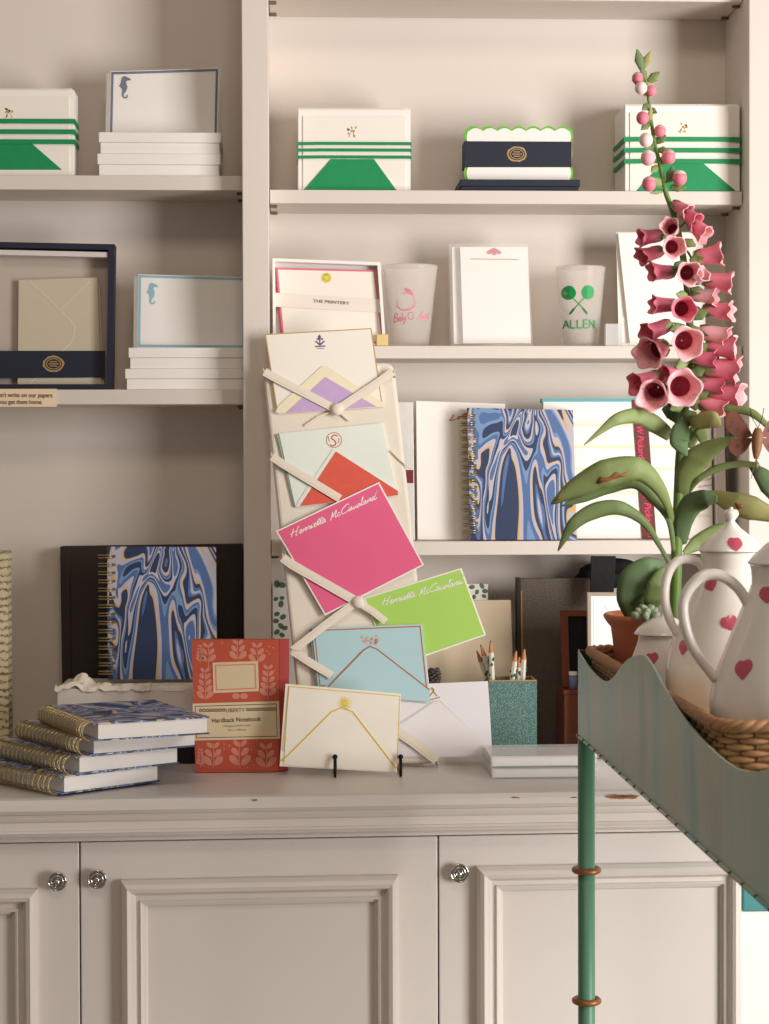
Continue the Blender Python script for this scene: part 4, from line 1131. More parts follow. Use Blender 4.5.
Yw = 2.70; zw = P(570, 690, Yw).z
b = t.part('body'); b.box(PX(564, Yw), PX(636, Yw), Yw, Yw+.07, ZC+.0003, zw-.006, woodm, .001)
b = t.part('lid'); b.box(PX(563, Yw), PX(637, Yw), Yw-.0012, Yw+.0712, zw-.0058, zw, woodm, .001)
t.finish()
t = Thing('picture_frame', 'reddish wood frame with black panel standing on the wooden box', 'picture frame')
pl = lean(Yw+.02, zw, 3)
b = t.part('frame'); b.ring(pl, [(561, 612), (634, 612), (637, 689), (563, 689)], [(568, 618), (628, 618), (631, 684), (570, 684)], .012, woodm)
b = t.part('panel', 'black panel'); b.slab(pl, [(568, 618), (628, 618), (631, 684), (570, 684)], .003, M('black_velvet', (16, 16, 24), .9), -.004)
t.finish(zw)
t = Thing('glass_tumbler', 'tiny blue and white jar on the wooden box by the tray corner', 'jar')
c = P(573, 689, Yw+.007); X = Matrix.Translation((c.x, Yw+.007, zw+.0003)); b = t.part('body')
b.lathe([(1e-5, 0), (.0052, 0), (.0055, .016), (.0045, .019)], X, M('blue_jar', (120, 140, 176), .3), 16)
b = t.part('lid'); b.lathe([(.0056, .0192), (.0058, .024), (1e-5, .0245)], X, white, 16); t.finish()
t = Thing('bright_card_frame', 'clear frame with bright white card beside the terracotta pot', 'card frame')
Yc = 2.665; pl = lean(Yc, ZC, 1)
b = t.part('card', 'bright white card'); b.slab(pl, [(591, 597), (667, 597), (668, 757), (592, 757)], .0015, glowcard, .0005)
b = t.part('frame'); b.ring(pl, [(587.5, 593.5), (671, 593.5), (672, 759), (589, 759)], [(591, 597), (667, 597), (668, 757), (592, 757)], .008, M('pewter_frame', (176, 160, 146), .4), .002)
b = t.part('blue_line', 'faint pale blue print'); b.stroke(pl, [(601, 615), (604, 606), (612, 618)], 1, M('pale_blue_line', (206, 232, 238), .5), .0008); b.stroke(pl, [(594, 600), (594, 650)], .8, MC['pale_blue_line'], .0008)
t.finish(ZC)
# black strap bundle sitting on the album and frame
t = Thing('black_bag', 'black cloth bag with broad strap hanging under the shelf above leather album', 'bag')
b = t.part('bag_body')
c = P(606, 575, 2.835)
vs = []; nn, mm = 20, 12
for j in range(mm+1):
    for i in range(nn):
        a = 2*math.pi*i/nn; p_ = math.pi*j/mm
        rx, ry, rz_ = .044, .026, .019
        k_ = 1+.25*noise.noise(Vector((math.cos(a)*1.6, math.sin(a)*1.6, j*.5)))
        vs.append((c.x+rx*math.sin(p_)**.7*math.cos(a)*k_, c.y+ry*math.sin(p_)**.7*math.sin(a), c.z-rz_*math.cos(p_)*k_))
b.add(vs, [[j*nn+i, j*nn+(i+1) % nn, (j+1)*nn+(i+1) % nn, (j+1)*nn+i] for j in range(mm) for i in range(nn)], blackcl, True)
b = t.part('strap', 'broad black strap'); pl = lean(2.765, 1.2, 2)
b.slab(pl, [(591, 556), (616, 556), (613.5, 600), (590, 600)], .004, blackcl, .001, .001)
b = t.part('strap_end'); b.tube(cr([P(612, 566, 2.80), P(628, 566, 2.79), P(642, 572, 2.79), P(655, 583, 2.80)], 5), [.012, .009, .005, .003], blackcl)
t.finish()
st = Thing('book_stand', 'dark upright book stand behind the frames carrying the black bag', 'book stand')
b = st.part('upright'); b.box(PX(616.5, 2.80), PX(680, 2.80), 2.80, 2.865, ZC+.0003, t.root.location.z-.0005, darkbd, .001); st.finish(single=True)

# clear acrylic tray pair at front
t0 = None
Yy = 2.497
for k, (ya, yb, lab) in enumerate(((765, 777.5, 'lower of two flat clear-topped white pads in front of the pencil box'), (750, 764.5, 'upper of two flat clear-topped white pads in front of the pencil box'))):
    t = Thing('acrylic_pad', lab, 'notepad', 'two flat clear-topped pads')
    xA, xB = PX(490.5-k*.5, Yy), PX(597, Yy); z0 = ZC+.0004+k*.0145; z1 = z0+.014
    b = t.part('paper_block'); b.box(xA+.003, xB-.003, Yy+.003, Yy+.102, z0+.001, z1-.003, M('pad_white', (226, 222, 222), .5), .0006)
    b = t.part('clear_cover'); b.box(xA, xB, Yy, Yy+.105, z0, z1, acryl, .001)
    t.finish()

# ------------------------------------------------------------------ trolley in the foreground
XT, XT2 = P(578, 700, 2.2).x, P(578, 700, 2.2).x+.46
YFAR, YN = 2.2, 1.16
zbot = H-.2915
ev = [(2.2, -.196), (2.185, -.2), (2.12, -.208), (2.03, -.2125), (1.97, -.205), (1.88, -.178), (1.80, -.166), (1.76, -.168), (1.70, -.182), (1.62, -.198), (1.52, -.209), (1.42, -.2125), (1.34, -.203), (1.27, -.186), (1.21, -.19), (1.16, -.196)]
ev2 = cr(ev, 6)
t = Thing('tea_trolley', 'green painted metal tea trolley with scalloped tray and ringed posts', 'trolley')
b = t.part('side_panel', 'scalloped sage green side')
A = [(XT, y, H+z) for y, z in ev2]+[(XT, YN, zbot), (XT, YFAR, zbot)]
b.loops([A, [(x+.0016, y, z) for x, y, z in A]], patina)
b = t.part('side_panel', 'scalloped far side')
b.loops([[(XT2, y, z) for x, y, z in A], [(XT2+.0016, y, z) for x, y, z in A]], patina)
def endp(Y, name):
    b = t.part(name, 'scalloped end panel, dark green inside'); w2 = XT2-XT-.002
    e = cr([(0, -.1975), (.03, -.203), (.08, -.2125), (.15, -.205), (.21, -.186), (.24, -.182), (.28, -.188), (.34, -.208), (.40, -.2125), (.435, -.203), (w2, -.1975)], 5)
    A = [(XT+.0018+x*(w2-.003)/w2, Y, H+z) for x, z in e]; A += [(A[-1][0], Y, zbot), (A[0][0], Y, zbot)]
    b.loops([A, [(x, y+.0012, z) for x, y, z in A]], darkgreen)
    r_ = t.part('rim', 'rust brown rim'); r_.tube([(x, y+.0006, z+.0006) for x, y, z in A[:-2]], .0013, rust, 6)
endp(YFAR-.0014, 'end_panel'); endp(YN+.0002, 'end_panel')
b = t.part('tray_floor'); b.box(XT+.0018, XT2-.0002, YN+.0015, YFAR-.0016, zbot, zbot+.0016, patina)
b = t.part('bottom_seam', 'rolled seam with rivets'); b.tube([(XT-.0006, YN, zbot), (XT-.0006, YFAR, zbot)], .0016, patina, 8)
for k in range(26): b.ball(Vector((XT-.0014, YN+.03+k*.04, zbot+.0008)), .0016, M('dark_rivet', (60, 66, 50), .5), 1, 6)
pxx = P(586, 800, 2.19).x
for (x, y) in ((pxx, 2.187), (XT2-.012, 2.187), (pxx, YN+.02), (XT2-.012, YN+.02)):
    p = t.part('post'); X = Matrix.Translation((x, y, 0))
    p.lathe([(.0095, .02), (.0095, zbot-.0003)], X, greenpost, 24, cap=True)
    p.lathe([(1e-5, .0), (.012, .001), (.013, .01), (.0095, .02)], X, greenpost, 24)
    for py in (870, 1000.5, 1131):
        rz_ = P(586, py, 2.187).z; r_ = p.sub('ring', 'aged brass ring')
        r_.tube([(x+.0132*math.cos(a), y+.0132*math.sin(a), rz_) for a in [i*2*math.pi/24 for i in range(24)]], .0034, brassring, 10, closed=True)
b = t.part('lower_shelf'); b.box(XT+.02, XT2-.02, YN+.03, YFAR-.03, .22, .225, patina, .001)
for (x, y) in ((pxx, 2.187), (XT2-.012, 2.187), (pxx, YN+.02), (XT2-.012, YN+.02)):
    b.tube([(x+(.010 if x < .5 else -.010), y+(-.005 if y > 2 else .005), .222), (x+(.03 if x < .5 else -.03), y+(-.03 if y > 2 else .03), .222)], .003, greenpost, 8)
t.finish()

# basket
zb = zbot+.0022
BX0, BX1, BY0, BY1, BZ = XT+.0045, XT+.43, 1.505, 2.186, H-.1905
t = Thing('wicker_basket', 'long rectangular brown wicker basket in the trolley tray', 'basket')
def rr(x0, x1, y0, y1, r, n):
    per = []; 
    for cx, cy, a0 in ((x1-r, y1-r, 0), (x0+r, y1-r, 90), (x0+r, y0+r, 180), (x1-r, y0+r, 270)):
        for k in range(7): a = R(a0+90*k/6); per.append(Vector((cx+r*math.cos(a), cy+r*math.sin(a))))
    per.append(per[0].copy()); L_ = [0]
    for a, b_ in zip(per[:-1], per[1:]): L_.append(L_[-1]+(b_-a).length)
    out = []; j = 0
    for k in range(n):
        s_ = L_[-1]*k/n
        while L_[j+1] < s_: j += 1
        f = (s_-L_[j])/((L_[j+1]-L_[j]) or 1); p = per[j].lerp(per[j+1], f); d_ = (per[j+1]-per[j]).normalized()
        out.append((p, Vector((d_.y, -d_.x))))
    return out
ns = 170; nrow = 19; hb = BZ-zb-.012
b = t.part('woven_sides')
for row in range(nrow):
    zz = zb+.006+hb*(row/(nrow-1)); ins = .014*(1-row/(nrow-1))
    lp_ = rr(BX0+ins+.005, BX1-ins-.005, BY0+ins+.005, BY1-ins-.005, .022, ns*3)
    b.tube([Vector((p.x, p.y, zz))+Vector((n_.x, n_.y, 0))*.0017*math.cos(k*2*math.pi/6+row*math.pi) for k, (p, n_) in enumerate(lp_)], .0025, wicker, 5, closed=True)
b2 = t.part('stakes'); b2.kind = None
lo, hi = rr(BX0+.019, BX1-.019, BY0+.019, BY1-.019, .02, ns), rr(BX0+.005, BX1-.005, BY0+.005, BY1-.005, .022, ns)
for k in range(ns): b2.tube([(lo[k][0].x, lo[k][0].y, zb+.002), (hi[k][0].x, hi[k][0].y, BZ-.004)], .0016, wickerd, 5)
b3 = t.part('rim', 'thick coiled rim')
lp_ = rr(BX0+.003, BX1-.003, BY0+.003, BY1-.003, .024, 640)
for ph in (0, 2.09, 4.19):
    b3.tube([Vector((p.x, p.y, BZ-.004))+Vector((n_.x*math.cos(k*.75+ph), n_.y*math.cos(k*.75+ph), math.sin(k*.75+ph)))*.0024 for k, (p, n_) in enumerate(lp_)], .0032, wicker, 6, closed=True)
b4 = t.part('base'); b4.box(BX0+.02, BX1-.02, BY0+.02, BY1-.02, zb+.0003, zb+.005, wicker, .001)
t.finish()
zbk = zb+.0055

# ceramic pots
def interp(pr, z):
    for (r0, z0), (r1, z1) in zip(pr[:-1], pr[1:]):
        if min(z0, z1) <= z <= max(z0, z1) and z1 != z0: return r0+(r1-r0)*(z-z0)/(z1-z0)
    return pr[0][0]
def heart(b, pr, c, px, py, size, side=1, rot=0):
    """heart shaped glaze conforming to the pot at the place the pixel ray meets it"""
    z = PZ(py, c.y-.04, px)-c.z; r = interp(pr, z)
    x = P(px, py, c.y-r*.7).x-c.x; x = max(-r*.97, min(r*.97, x))
    x = P(px, py, c.y-math.sqrt(r*r-x*x)).x-c.x; x = max(-r*.97, min(r*.97, x))
    a0 = math.atan2(-math.sqrt(max(0, r*r-x*x)), x)
    z = PZ(py, c.y-math.sqrt(max(0, r*r-x*x)), px)-c.z
    pts = []
    for k in range(20):
        q = 2*math.pi*k/20; hx = .6*math.sin(q)**3+.34*math.sin(q); hy = .55*(13*math.cos(q)-5*math.cos(2*q)-2*math.cos(3*q)-math.cos(4*q))/16+.4*math.cos(q)
        pts.append((hx*math.cos(rot)-hy*math.sin(rot), hx*math.sin(rot)+hy*math.cos(rot)))
    rings = [pts, [(u*.55, v*.55) for u, v in pts]]
    vs = []
    for L_, o in zip(rings, (.0004, .0008)):
        for u, v in L_:
            zz = z+v*size; r2 = interp(pr, zz)+o; a = a0+u*size/max(.01, r)
            vs.append((c.x+r2*math.cos(a), c.y+r2*math.sin(a), c.z+zz))
    r2 = interp(pr, z)+.0009; vs.append((c.x+r2*math.cos(a0), c.y+r2*math.sin(a0), c.z+z))
    fs = [[k, (k+1) % 20, 20+(k+1) % 20, 20+k] for k in range(20)]+[[20+k, 20+(k+1) % 20, 40] for k in range(20)]
    b.add(vs, fs, heartm, True)
def smoothprof(pr, k=5): return [tuple(p) for p in cr(pr, k)]
def coffeepot(label, cpx, Y, s, hearts, handle, lidheart=None):
    t = Thing('coffee_pot', label, 'coffee pot', 'white heart-spotted pots in the basket')
    c = Vector((P(cpx, 640, Y).x, Y, zbk+.0003))
    h = (H-.0755)-c.z     # lid seat height
    pr = smoothprof([(.0001, 0), (.030, 0), (.036, .003), (.044, .016), (.056, .05), (.0615, .088), (.058, .115), (.047, .145), (.036, .172), (.0285, .19), (.0275, h-.012), (.0285, h-.002), (.0295, h)])
    pr = [(r_*s, z) for r_, z in pr]
    X = Matrix.Translation(c)
    b = t.part('body'); b.lathe(pr+[((.0265)*s, h), (.0255*s, h-.015)], X, ceram, 56)
    for (hx, hy, sz, ro) in hearts: heart(b, pr, c, hx, hy, sz, rot=ro)
    l = t.part('lid'); lp_ = smoothprof([(.0300, .0006), (.0308, .0022), (.027, .0068), (.018, .0155), (.009, .0225), (.0048, .0275)])
    lp_ = [(r_*s, h+z) for r_, z in lp_]
    l.lathe([(.0002, h+.0006)]+lp_+[(.0002, h+.0278)], X, ceram, 48)
    if lidheart: heart(l, lp_[::1], c, *lidheart)
    k = l.sub('knob'); k.lathe(smoothprof([(.0048*s, h+.0276), (.0034*s, h+.0295), (.0056*s, h+.0325), (.0072*s, h+.0362), (.0052*s, h+.0398), (.002, h+.0405), (.0018, h+.042), (.0001, h+.0425)], 3), X, ceram, 24)
    hd = t.part('handle'); pts = []
    for px, py in handle: pts.append(P(px, py, Y))
    hd.tube(cr(pts, 7), [.0042, .0044, .0046, .0045, .0043, .0042, .0038], ceram, 14)
    sp = t.part('spout')
    # spout towards the far right side, with a pouring lip
    sp.tube(cr([c+Vector((.050*s, .012, .09)), c+Vector((.075*s, .018, .12)), c+Vector((.082*s, .02, .155)), c+Vector((.095*s, .024, h-.012))], 6), [.013, .010, .0075, .006], ceram, 14)
    t.finish(); return t
coffeepot('white lidded coffee pot with pink hearts, in the middle of the basket', 731, 1.87, 1.0,
          [(711, 584, .0075, .5), (729, 622, .0085, .4), (682, 646, .0085, .1)],
          [(708, 580), (700, 563), (683, 559), (670, 569), (664.5, 592), (668, 615), (677, 634)], (735, 543, .0075, .2))
coffeepot('large white coffee pot with pink hearts cut by the right picture edge', 786, 1.60, 1.0,
          [(768, 593, .0085, .2), (743, 668, .0095, .2)],
          [(752, 612), (738, 588), (718, 575), (698, 579), (683, 604), (691, 644), (716, 680)])
t = Thing('sugar_pot', 'small white lidded pot with pink heart beside the terracotta pot', 'sugar pot')
Ya = 1.98; c = Vector((P(664, 640, Ya).x, Ya, zbk+.0003)); ha = (H-.1625)-c.z; X = Matrix.Translation(c)
pr = smoothprof([(.0001, 0), (.026, 0), (.029, .004), (.033, .03), (.0365, .06), (.036, .085), (.0265, ha-.008), (.0255, ha)])
b = t.part('body'); b.lathe(pr, X, ceram, 48); heart(b, pr, c, 652, 658, .0075, rot=.2)
l = t.part('lid'); l.lathe([(.0002, ha+.0006)]+smoothprof([(.0290, ha+.0006), (.0295, ha+.002), (.024, ha+.009), (.012, ha+.0165), (.005, ha+.0185)])+[(.0002, ha+.0187)], X, ceram, 40)
k = l.sub('knob'); k.lathe(smoothprof([(.0045, ha+.0186), (.0035, ha+.021), (.006, ha+.025), (.005, ha+.029), (.0001, ha+.0305)], 3), X, ceram, 20)
t.finish()

# ------------------------------------------------------------------ terracotta pot and foxglove
YP = 2.095
c = Vector((P(673, 613, YP).x, YP, zbk+.0003)); zr = P(640, 613.5, YP).z-c.z
t = Thing('terracotta_pot', 'terracotta flower pot in the far end of the basket', 'flower pot')
X = Matrix.Translation(c); rR = .0735
b = t.part('pot'); b.lathe([(.0001, 0), (.049, 0), (.051, .003), (.0655, zr-.014), (.0675, zr-.012), (.0705, zr-.008), (.0725, zr-.005), (.0735, zr-.002), (.0715, zr), (.067, zr-.001), (.062, zr-.02), (.060, zr-.03)], X, terra, 56)
b = t.part('soil'); b.lathe([(.0001, zr-.010), (.05, zr-.013), (.0625, zr-.016)], X, soil, 40)
t.finish()
# keep sugar pot clear of the terracotta pot
t = Thing('foxglove', 'tall artificial foxglove with pink bells and long green leaves in terracotta pot', 'plant')
YQ2 = YP
spix = [(674, 622), (675.5, 590), (677, 540), (678.5, 500), (680, 460), (683, 425), (687, 385), (690, 345), (689, 310), (685, 270), (679, 235), (672, 210), (665, 190), (660, 165), (654, 140), (650, 110), (647, 88), (643, 68)]
b = t.part('stem'); sp_ = [P(x, y, YQ2) for x, y in spix]; b.tube(cr(sp_, 4), [.0062, .0060, .0055, .005, .0045, .004, .0036, .003, .0025, .002, .0016, .0012], stemm, 10)
def stem_at(py):
    for (x0, y0), (x1, y1) in zip(spix[:-1], spix[1:]):
        if y1 <= py <= y0: return x0+(x1-x0)*(py-y0)/(y1-y0)
    return 645
def leaf(pts, ws, dep, mat, fold=.25, name='leaf', brown=None, twist=0, ruf=0):
    """pts pixel centreline, ws half-widths in px, dep list of depth offsets toward the camera"""
    n = len(pts)*5
    C = cr([Vector(p) for p in pts], 6); m_ = len(C)
    b = t.part(name); vs = []
    pos = []
    for i, p in enumerate(C):
        u = i/(m_-1); pos.append(P(p.x, p.y, YQ2-lerpl(dep, u)))
    view = Vector((0, -1, 0))
    K = [-1, -.55, 0, .55, 1]
    for i in range(m_):
        u = i/(m_-1); tdir = (pos[min(m_-1, i+1)]-pos[max(0, i-1)]).normalized()
        side = tdir.cross(view).normalized(); nrm = side.cross(tdir).normalized()
        if nrm.y > 0: nrm = -nrm
        if twist: 
            q = Matrix.Rotation(twist, 3, tdir); side = q @ side; nrm = q @ nrm
        w_ = lerpl(ws, u)*YQ2/F
        for k in K:
            vs.append(pos[i]+side*w_*k-nrm*(fold*w_*(abs(k)**1.3))*-1*(-1)+nrm*ruf*w_*math.sin(u*14+k*2)*abs(k))
    fs = [[i*5+k, i*5+k+1, (i+1)*5+k+1, (i+1)*5+k] for i in range(m_-1) for k in range(4)]
    b.add(vs, fs, mat, True)
    b.mods.append(('SOLIDIFY', dict(thickness=.0008, offset=0)))
    if brown:
        for (i0, i1, k) in brown:
            v2 = [vs[i*5+k]+Vector((0, -.0012, .0002)) for i in range(i0, i1)]+[vs[i*5+k+1].lerp(vs[i*5+k], .45+.3*math.sin(i*2.2))+Vector((0, -.0012, .0002)) for i in range(i0, i1)]
            m2 = i1-i0; b.add(v2, [[i, i+1, m2+i+1, m2+i] for i in range(m2-1)], leafbrown, True)
    return b
la, lb_, lc, ld = leafs
leaf([(671, 436), (655, 424), (638, 416), (618, 419), (602, 430), (584, 445)], [6, 9, 8, 6, 3, .3], [0, .02, .03, .04, .04, .04], lb_, .3)
leaf([(673, 530), (668, 505), (655, 482), (636, 469), (605, 474), (575, 489), (551, 504)], [2.5, 4, 8, 12, 14, 10, .6], [.0, .03, .05, .06, .06, .05, .04], lb_, .35, brown=[(20, 27, 1), (33, 36, 2)])
leaf([(674, 552), (669, 520), (654, 498), (636, 483), (612, 486), (585, 497), (562, 506)], [2, 3, 6, 6, 7, 5, .4], [.005, .015, .02, .02, .02, .02, .02], la, .35)
leaf([(675, 574), (661, 548), (644, 522), (620, 508), (595, 511), (573, 525), (558, 551)], [2, 2.2, 4, 7, 8, 6, .4], [.0, .04, .06, .07, .07, .07, .06], la, .35)
leaf([(686, 418), (682, 430), (680, 442), (687, 456)], [4, 10, 10, .6], [.01, .03, .04, .04], lc, .2)
leaf([(684, 420), (698, 421), (712, 420), (719, 427)], [3, 8, 9, 2], [.0, .03, .045, .05], ld, .2)
leaf([(690, 448), (694, 436), (699, 428), (704, 440), (708, 446)], [3, 6, 8, 5, .5], [.0, .005, .01, .015, .015], lb_, .1)
leaf([(684, 424), (672, 412), (664, 406)], [4, 8, 4], [-.01, -.01, -.01], lc, .2)
leaf([(700, 414), (716, 408), (735, 409), (754, 414), (776, 434)], [1.5, 4, 4, 4, 2], [.0, .02, .03, .04, .05], lb_, .3)
leaf([(684, 497), (687, 478), (697, 460), (714, 447), (737, 437)], [6, 12, 13, 8, .6], [.0, .02, .035, .045, .05], lb_, .3)
leaf([(688, 494), (698, 480), (716, 469), (738, 464), (758, 465)], [1.5, 3, 3.6, 3.2, 2.5], [.0, .02, .03, .04, .05], lb_, .3)
leaf([(750, 465), (759, 472), (770, 484), (782, 500)], [2, 7, 11, 8], [.04, .05, .055, .06], lc, .3)
leaf([(681, 545), (684, 522), (692, 506), (705, 499), (717, 499)], [6, 10, 12, 9, 3], [.0, .015, .03, .045, .05], lc, .3)
leaf([(700, 493), (718, 497), (735, 503), (752, 508), (775, 516)], [2, 7, 12, 12, 6], [.0, .02, .04, .05, .06], ld, .3, brown=[(12, 16, 2)])
leaf([(684, 553), (698, 543), (715, 533), (732, 528), (746, 534)], [2, 8, 8, 5, .5], [-.01, -.02, -.02, -.02, -.01], lb_, .3)
leaf([(640, 618), (634, 598), (637, 580), (650, 567), (664, 564)], [12, 17, 17, 11, 2], [.02, .045, .05, .05, .04], lc, .15)
leaf([(652, 618), (654, 600), (657, 585), (663, 572), (668, 570)], [8, 10, 9, 5, 1], [.03, .055, .06, .055, .05], la, .2)
# little tip leaves and bracts
def bract(x, y, dx, dy, w_, mat=None, dep=0): leaf([(x, y), (x+dx*.5, y+dy*.5), (x+dx, y+dy)], [w_*.4, w_, .3], [dep, dep+.004, dep+.006], mat or random.choice((la, lb_)), .25, 'bract')
for a in ((642, 70, -5, -21, 5, la), (644, 68, 7, -17, 4.5, ld), (648, 82, 12, -10, 5, lb_), (646, 80, -5, -13, 4, la), (645, 96, 4, -14, 3, ld), (641, 84, -9, -4, 3), (650, 104, -8, 6, 4), (648, 108, 9, 5, 3.5),
          (650, 122, 1, -15, 3.2, ld), (650, 122, -9, 8, 4, la), (656, 143, 10, -8, 4.5), (655, 146, -10, 2, 4), (658, 150, 10, 0, 4), (659, 165, 9, -10, 4), (658, 166, -7, 6, 4), (663, 186, -10, -8, 5, lb_), (668, 182, 5, -16, 4.5, la), (670, 187, 16, 1, 4.5, lb_), (662, 192, -12, 1, 2)):
    bract(*a)
# buds
def bud(px, py, r_, col, dep=.01, tipcol=None):
    b = t.part('bud'); c = P(px, py, YQ2-dep); rr_ = r_*YQ2/F
    b.ball(c, rr_, col, 1.05, 12)
    if tipcol: b.lathe([(rr_*1.02*math.sin(a), rr_*1.07*math.cos(a)) for a in (1.1, .8, .5, .2, .01)], Matrix.Translation(c), tipcol, 16)
    s_ = stem_at(py+3); b.tube([c, P(s_, py+5, YQ2)], [.0014, .001], stemm, 6)
for a in ((637.5, 78, 5.6, petal, .008, petalp), (641, 88, 6.2, petalw, .012), (651, 91, 5.2, petal, .004), (642.5, 118, 6.4, petal, .01), (660, 131, 6, petal, .004, petalp), (646, 140, 7, petalw, .012), (648, 158, 7.4, petalp, .012, petalw), (668.5, 157, 7.2, petal, .008, petalp), (649, 184, 7.2, petal, .012, petalp), (679.5, 178, 7.4, petal, .008, petalw)):
    bud(*a)
def bell(px, py, d, L_, r_, mat, dep=.02, inside=None, lip=.35, dots=True):
    """px,py = centre of the mouth; d = direction the bell opens; L, r in px"""
    L_ *= YQ2/F; r_ *= YQ2/F
    d = Vector(d).normalized(); m_ = P(px, py, YQ2-dep); base = m_-d*L_
    q = d.to_track_quat('Z', 'Y').to_matrix().to_4x4(); spin = random.uniform(0, 6.28)
    X = Matrix.Translation(base) @ q @ Matrix.Rotation(spin, 4, 'Z')
    b = t.part('bell_flower')
    f = [(.14, 0), (.48, .05), (.64, .18), (.73, .38), (.79, .6), (.88, .8), (.99, .93), (1.12, 1.0)]
    f = [tuple(p) for p in cr(f, 2)]
    n_ = len(f)
    def lob(i, a, rr_, zz):
        u = min(1, (i if i < n_ else 2*n_-1-i)/(n_-1)); w_ = max(0, (u-.6)/.4)**2
        return rr_*(1+w_*(.07*math.cos(5*a)+.06*math.sin(3*a+1)+.05*math.sin(2*a))), zz+w_*L_*(.05*math.cos(5*a+.4)+.03*math.sin(7*a)+lip*.16*math.cos(a))
    outer = [(a_*r_, z_*L_) for a_, z_ in f]; inner = [(max(.02, a_-.07)*r_, z_*L_*(1 if z_ > .97 else .985)+.0004) for a_, z_ in f][::-1]
    b.lathe(outer, X, mat, 30, lobes=lob)
    k0 = len(b.f)
    b.lathe(outer[-1:]+inner[:10], X, inside or petalp, 30, lobes=lambda i, a, rr_, zz: lob((n_-1) if i == 0 else n_+i-1, a, rr_, zz))
    b.lathe(inner[9:], X, petaldark, 30, lobes=lambda i, a, rr_, zz: lob(n_+8+i, a, rr_, zz))
    if dots:
        for k in range(10):
            a = random.uniform(0, 6.28); u = random.uniform(.8, .97); rr_ = r_*(lerpl([.70, .78, .95], (u-.6)/.4)-.10)
            b.ball(X @ Vector((rr_*math.cos(a), rr_*math.sin(a), u*L_)), .0005, dotm, 1, 4)
    c_ = b.sub('calyx', 'green calyx')
    sy = min(620, max(70, py-6)); sx = stem_at(sy)
    c_.tube(cr([P(sx, sy, YQ2), (P(sx, sy, YQ2)+base)/2+Vector((0, 0, .002)), base-d*.0018], 4), .0012, stemm, 6)
    for k in range(4):
        a = k*1.57; w2 = .0045
        v = [X @ Vector((.002*math.cos(a+s_*.4), .002*math.sin(a+s_*.4), -.001)) for s_ in (-1, 1)]+[X @ Vector((r_*.56*math.cos(a+s_*.45), r_*.56*math.sin(a+s_*.45), L_*.18)) for s_ in (-1, 1)]+[X @ Vector((r_*.74*math.cos(a), r_*.74*math.sin(a), L_*.42))]
        v = [X @ Vector((q0*math.cos(a+s_*wd), q0*math.sin(a+s_*wd), z0*L_)) for q0, wd, z0 in ((.001, .4, -.03), (r_*.56, .5, .02), (r_*.72, .45, .17)) for s_ in (-1, 0, 1)]+[X @ Vector((r_*.84*math.cos(a), r_*.84*math.sin(a), L_*.46))]
        c_.add(v, [[0, 1, 4, 3], [1, 2, 5, 4], [3, 4, 7, 6], [4, 5, 8, 7], [6, 7, 9], [7, 8, 9]], random.choice((la, lb_)), True)
    c_.recalc = False
    b.recalc = False
V = (0, -1, -.12)
bells = [
 (689, 213, (.55, -.5, -.45), 22, 8, petal), (669, 226, (-.35, -.75, .1), 22, 9, petalp), (706, 236, (.55, -.45, -.65), 24, 10, petal), (697, 222, (.5, -.4, -.5), 20, 9, petal2),
 (640, 238, (-.9, -.3, -.15), 26, 9, petal2), (674.5, 247, V, 22, 10.5, petalp), (641, 257, (-.9, -.35, -.3), 26, 9, petal2),
 (721, 254, (.9, -.3, .1), 28, 11, petal), (690, 273.5, (0, -1, -.15), 24, 11.5, petal), (651, 272, (-.95, -.25, -.02), 26, 9.5, petal2), (731, 283, (.85, -.3, -.15), 30, 10.5, petal),
 (704, 274, (.3, -.6, .3), 16, 7, petalw), (716, 297, (.85, -.3, -.1), 26, 8.5, petalp),
 (652, 305, (-.97, -.2, -.02), 28, 9.5, petal2), (684.5, 309, (0, -1, -.1), 24, 11.5, petal2), (732, 312, (.9, -.35, -.1), 30, 10, petal),
 (646, 334, (-.85, -.3, -.35), 30, 10, petal2), (688, 343, (.05, -1, -.2), 26, 15, petal), (727, 338, (.8, -.3, -.25), 30, 11, petalp), (735, 349, (.85, -.35, -.1), 30, 11.5, petal),
 (647, 354, (-.6, -.65, -.25), 32, 15, petal), (738, 371, (.9, -.3, -.12), 36, 13.5, petal), (716, 360, (.8, -.2, -.1), 26, 9, petal2),
 (684, 388, (0, -1, -.12), 28, 16.5, petalp), (635, 385, (-.85, -.35, -.3), 32, 11, petal2), (664, 374, (-.6, -.3, -.1), 18, 8, petal2), (652, 396, (-.35, -.85, -.3), 32, 14.5, petal),
 (741, 397, (.85, -.35, -.15), 36, 13, petal), (722, 386, (.8, -.2, -.1), 26, 9, petal2), (724, 411, (.75, -.3, -.3), 28, 11, petal)]
for (x, y, d, L_, r_, mt) in bells:
    s_ = stem_at(y); fr = abs(d[0]) < .4
    bell(x, y, d, L_, r_, mt, dep=(.041 if fr else .018)+random.uniform(-.003, .003), inside=petalp if mt is not petal2 else petal)
for (x, y, dx, dy, w_) in ((676, 232, -14, 6, 5), (684, 240, 12, 6, 5), (684, 262, -12, 8, 5), (690, 262, 16, -8, 6), (692, 268, 14, 4, 5), (690, 290, 16, 2, 5.5), (688, 296, -12, -2, 5), (692, 318, 16, -8, 6.5),
                           (690, 326, 10, 10, 6), (684, 328, -14, 2, 6), (692, 352, 20, -6, 8), (688, 360, -12, 8, 6), (690, 374, 16, -6, 7), (688, 402, 16, 2, 8), (684, 402, -14, 8, 7), (686, 412, 10, 10, 8), (684, 380, -14, -6, 6), (692, 400, 18, -10, 7)):
    bract(x, y, dx, dy, w_, None, .012)
t.finish()
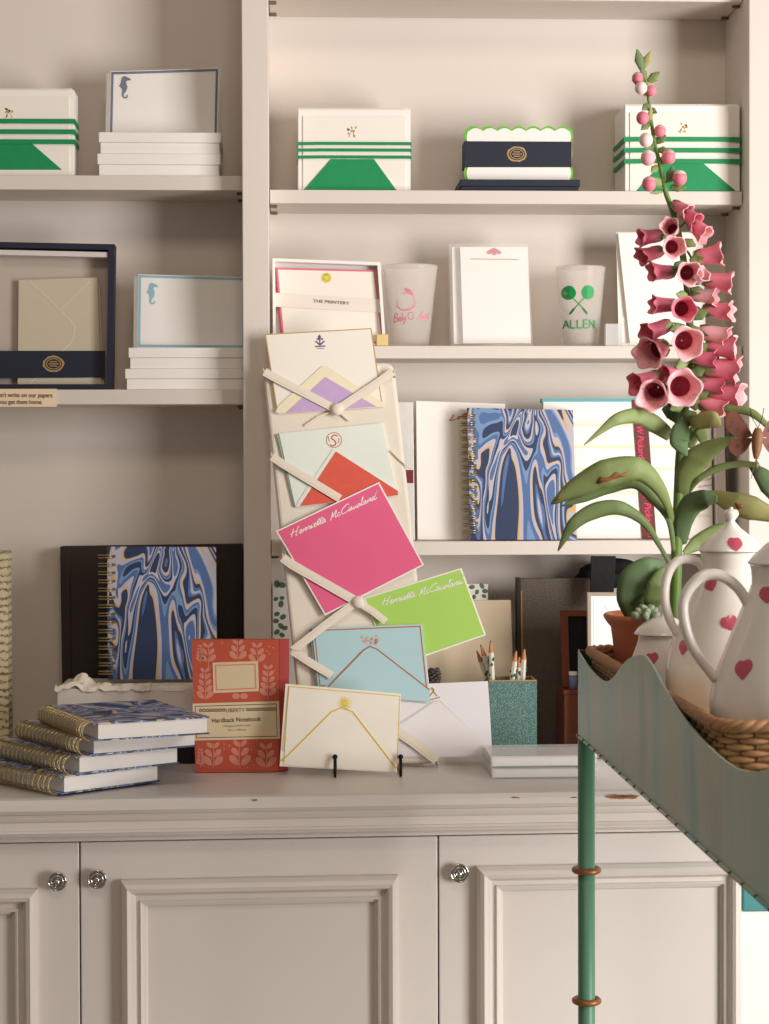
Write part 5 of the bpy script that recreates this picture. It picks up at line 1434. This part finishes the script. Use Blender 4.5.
# succulent rosette on the soil
t = Thing('succulent', 'small grey-green succulent rosette on the terracotta pot rim', 'succulent')
c = P(647, 617, YP-.06); b = t.part('leaves')
for ring_, (n_, rr_, up) in enumerate(((7, .0105, .004), (6, .007, .008), (4, .003, .011))):
    for k in range(n_):
        a = 2*math.pi*k/n_+ring_*.4; p = c+Vector((math.cos(a)*rr_, math.sin(a)*rr_*.7, up-.004))
        X = Matrix.Translation(p) @ Vector((math.cos(a), math.sin(a)*.8, .9)).to_track_quat('Z', 'Y').to_matrix().to_4x4()
        b.lathe([(1e-5, -.006), (.0028, -.002), (.0042, .002), (.003, .0055), (1e-5, .008)], X, pastelg, 10)
t.finish(single=True)
# moth ornament
t = Thing('moth_ornament', 'brown moth ornament perched on a foxglove leaf above the coffee pots', 'ornament')
Ym = 2.025; pl = upright(Ym)
b = t.part('body'); c0, c1 = P(758, 428, Ym-.004), P(756, 459, Ym-.004)
b.tube(cr([c0, c0.lerp(c1, .3), c0.lerp(c1, .6), c1], 5), [.0028, .006, .006, .005, .002], bflyb, 12)
def wing(pts, nm='wing'):
    b = t.part(nm, 'brown speckled wing'); q = cr(pts+[pts[0]], 4)[:-1]; q = [tuple(p) for p in q]
    cx = sum(p[0] for p in q)/len(q)
    A = [pl.at(p[0], p[1], .0)+Vector((0, abs(p[0]-757)*.00018, 0)) for p in q]; b.loops([A, [p+Vector((0, .0008, 0)) for p in A]], bfly)
for s_ in (1, -1):
    f = lambda x: 757+s_*(x-757)
    wing([(f(753), 436), (f(745), 421), (f(736), 411), (f(728), 414), (f(727), 426), (f(734), 435), (f(744), 438)])
    sp = t.part('wing_spots', 'dark rows of wing spots')
    for (a_, b_) in ((734, 418), (738, 424), (742, 430), (731, 422), (735, 429), (737, 443), (735, 449), (742, 446)): sp.blob(pl, (f(a_), b_), 1.5, .9, M('moth_spot', (72, 38, 32), .6), .0005, rot=.8*s_, n=8)
    wing([(f(752), 438), (f(742), 438), (f(731), 440), (f(730), 449), (f(737), 456), (f(745), 452), (f(751), 443)])
    b = t.part('antenna'); b.tube([c0, P(757+s_*5, 418, Ym-.003), P(757+s_*7, 408, Ym-.002)], .0004, blackmetal, 5)
    b = t.part('leg'); b.tube([c1, P(757+s_*3, 466, Ym-.003), P(757+s_*6, 479, Ym-.002)], .0004, bflyb, 5)
b = t.part('wire', 'thin mounting wire'); zs = zbk+.12
b.tube([P(757, 450, Ym+.001), P(756, 465, YP-.0495)], .0006, bflyb, 6)
t.finish()
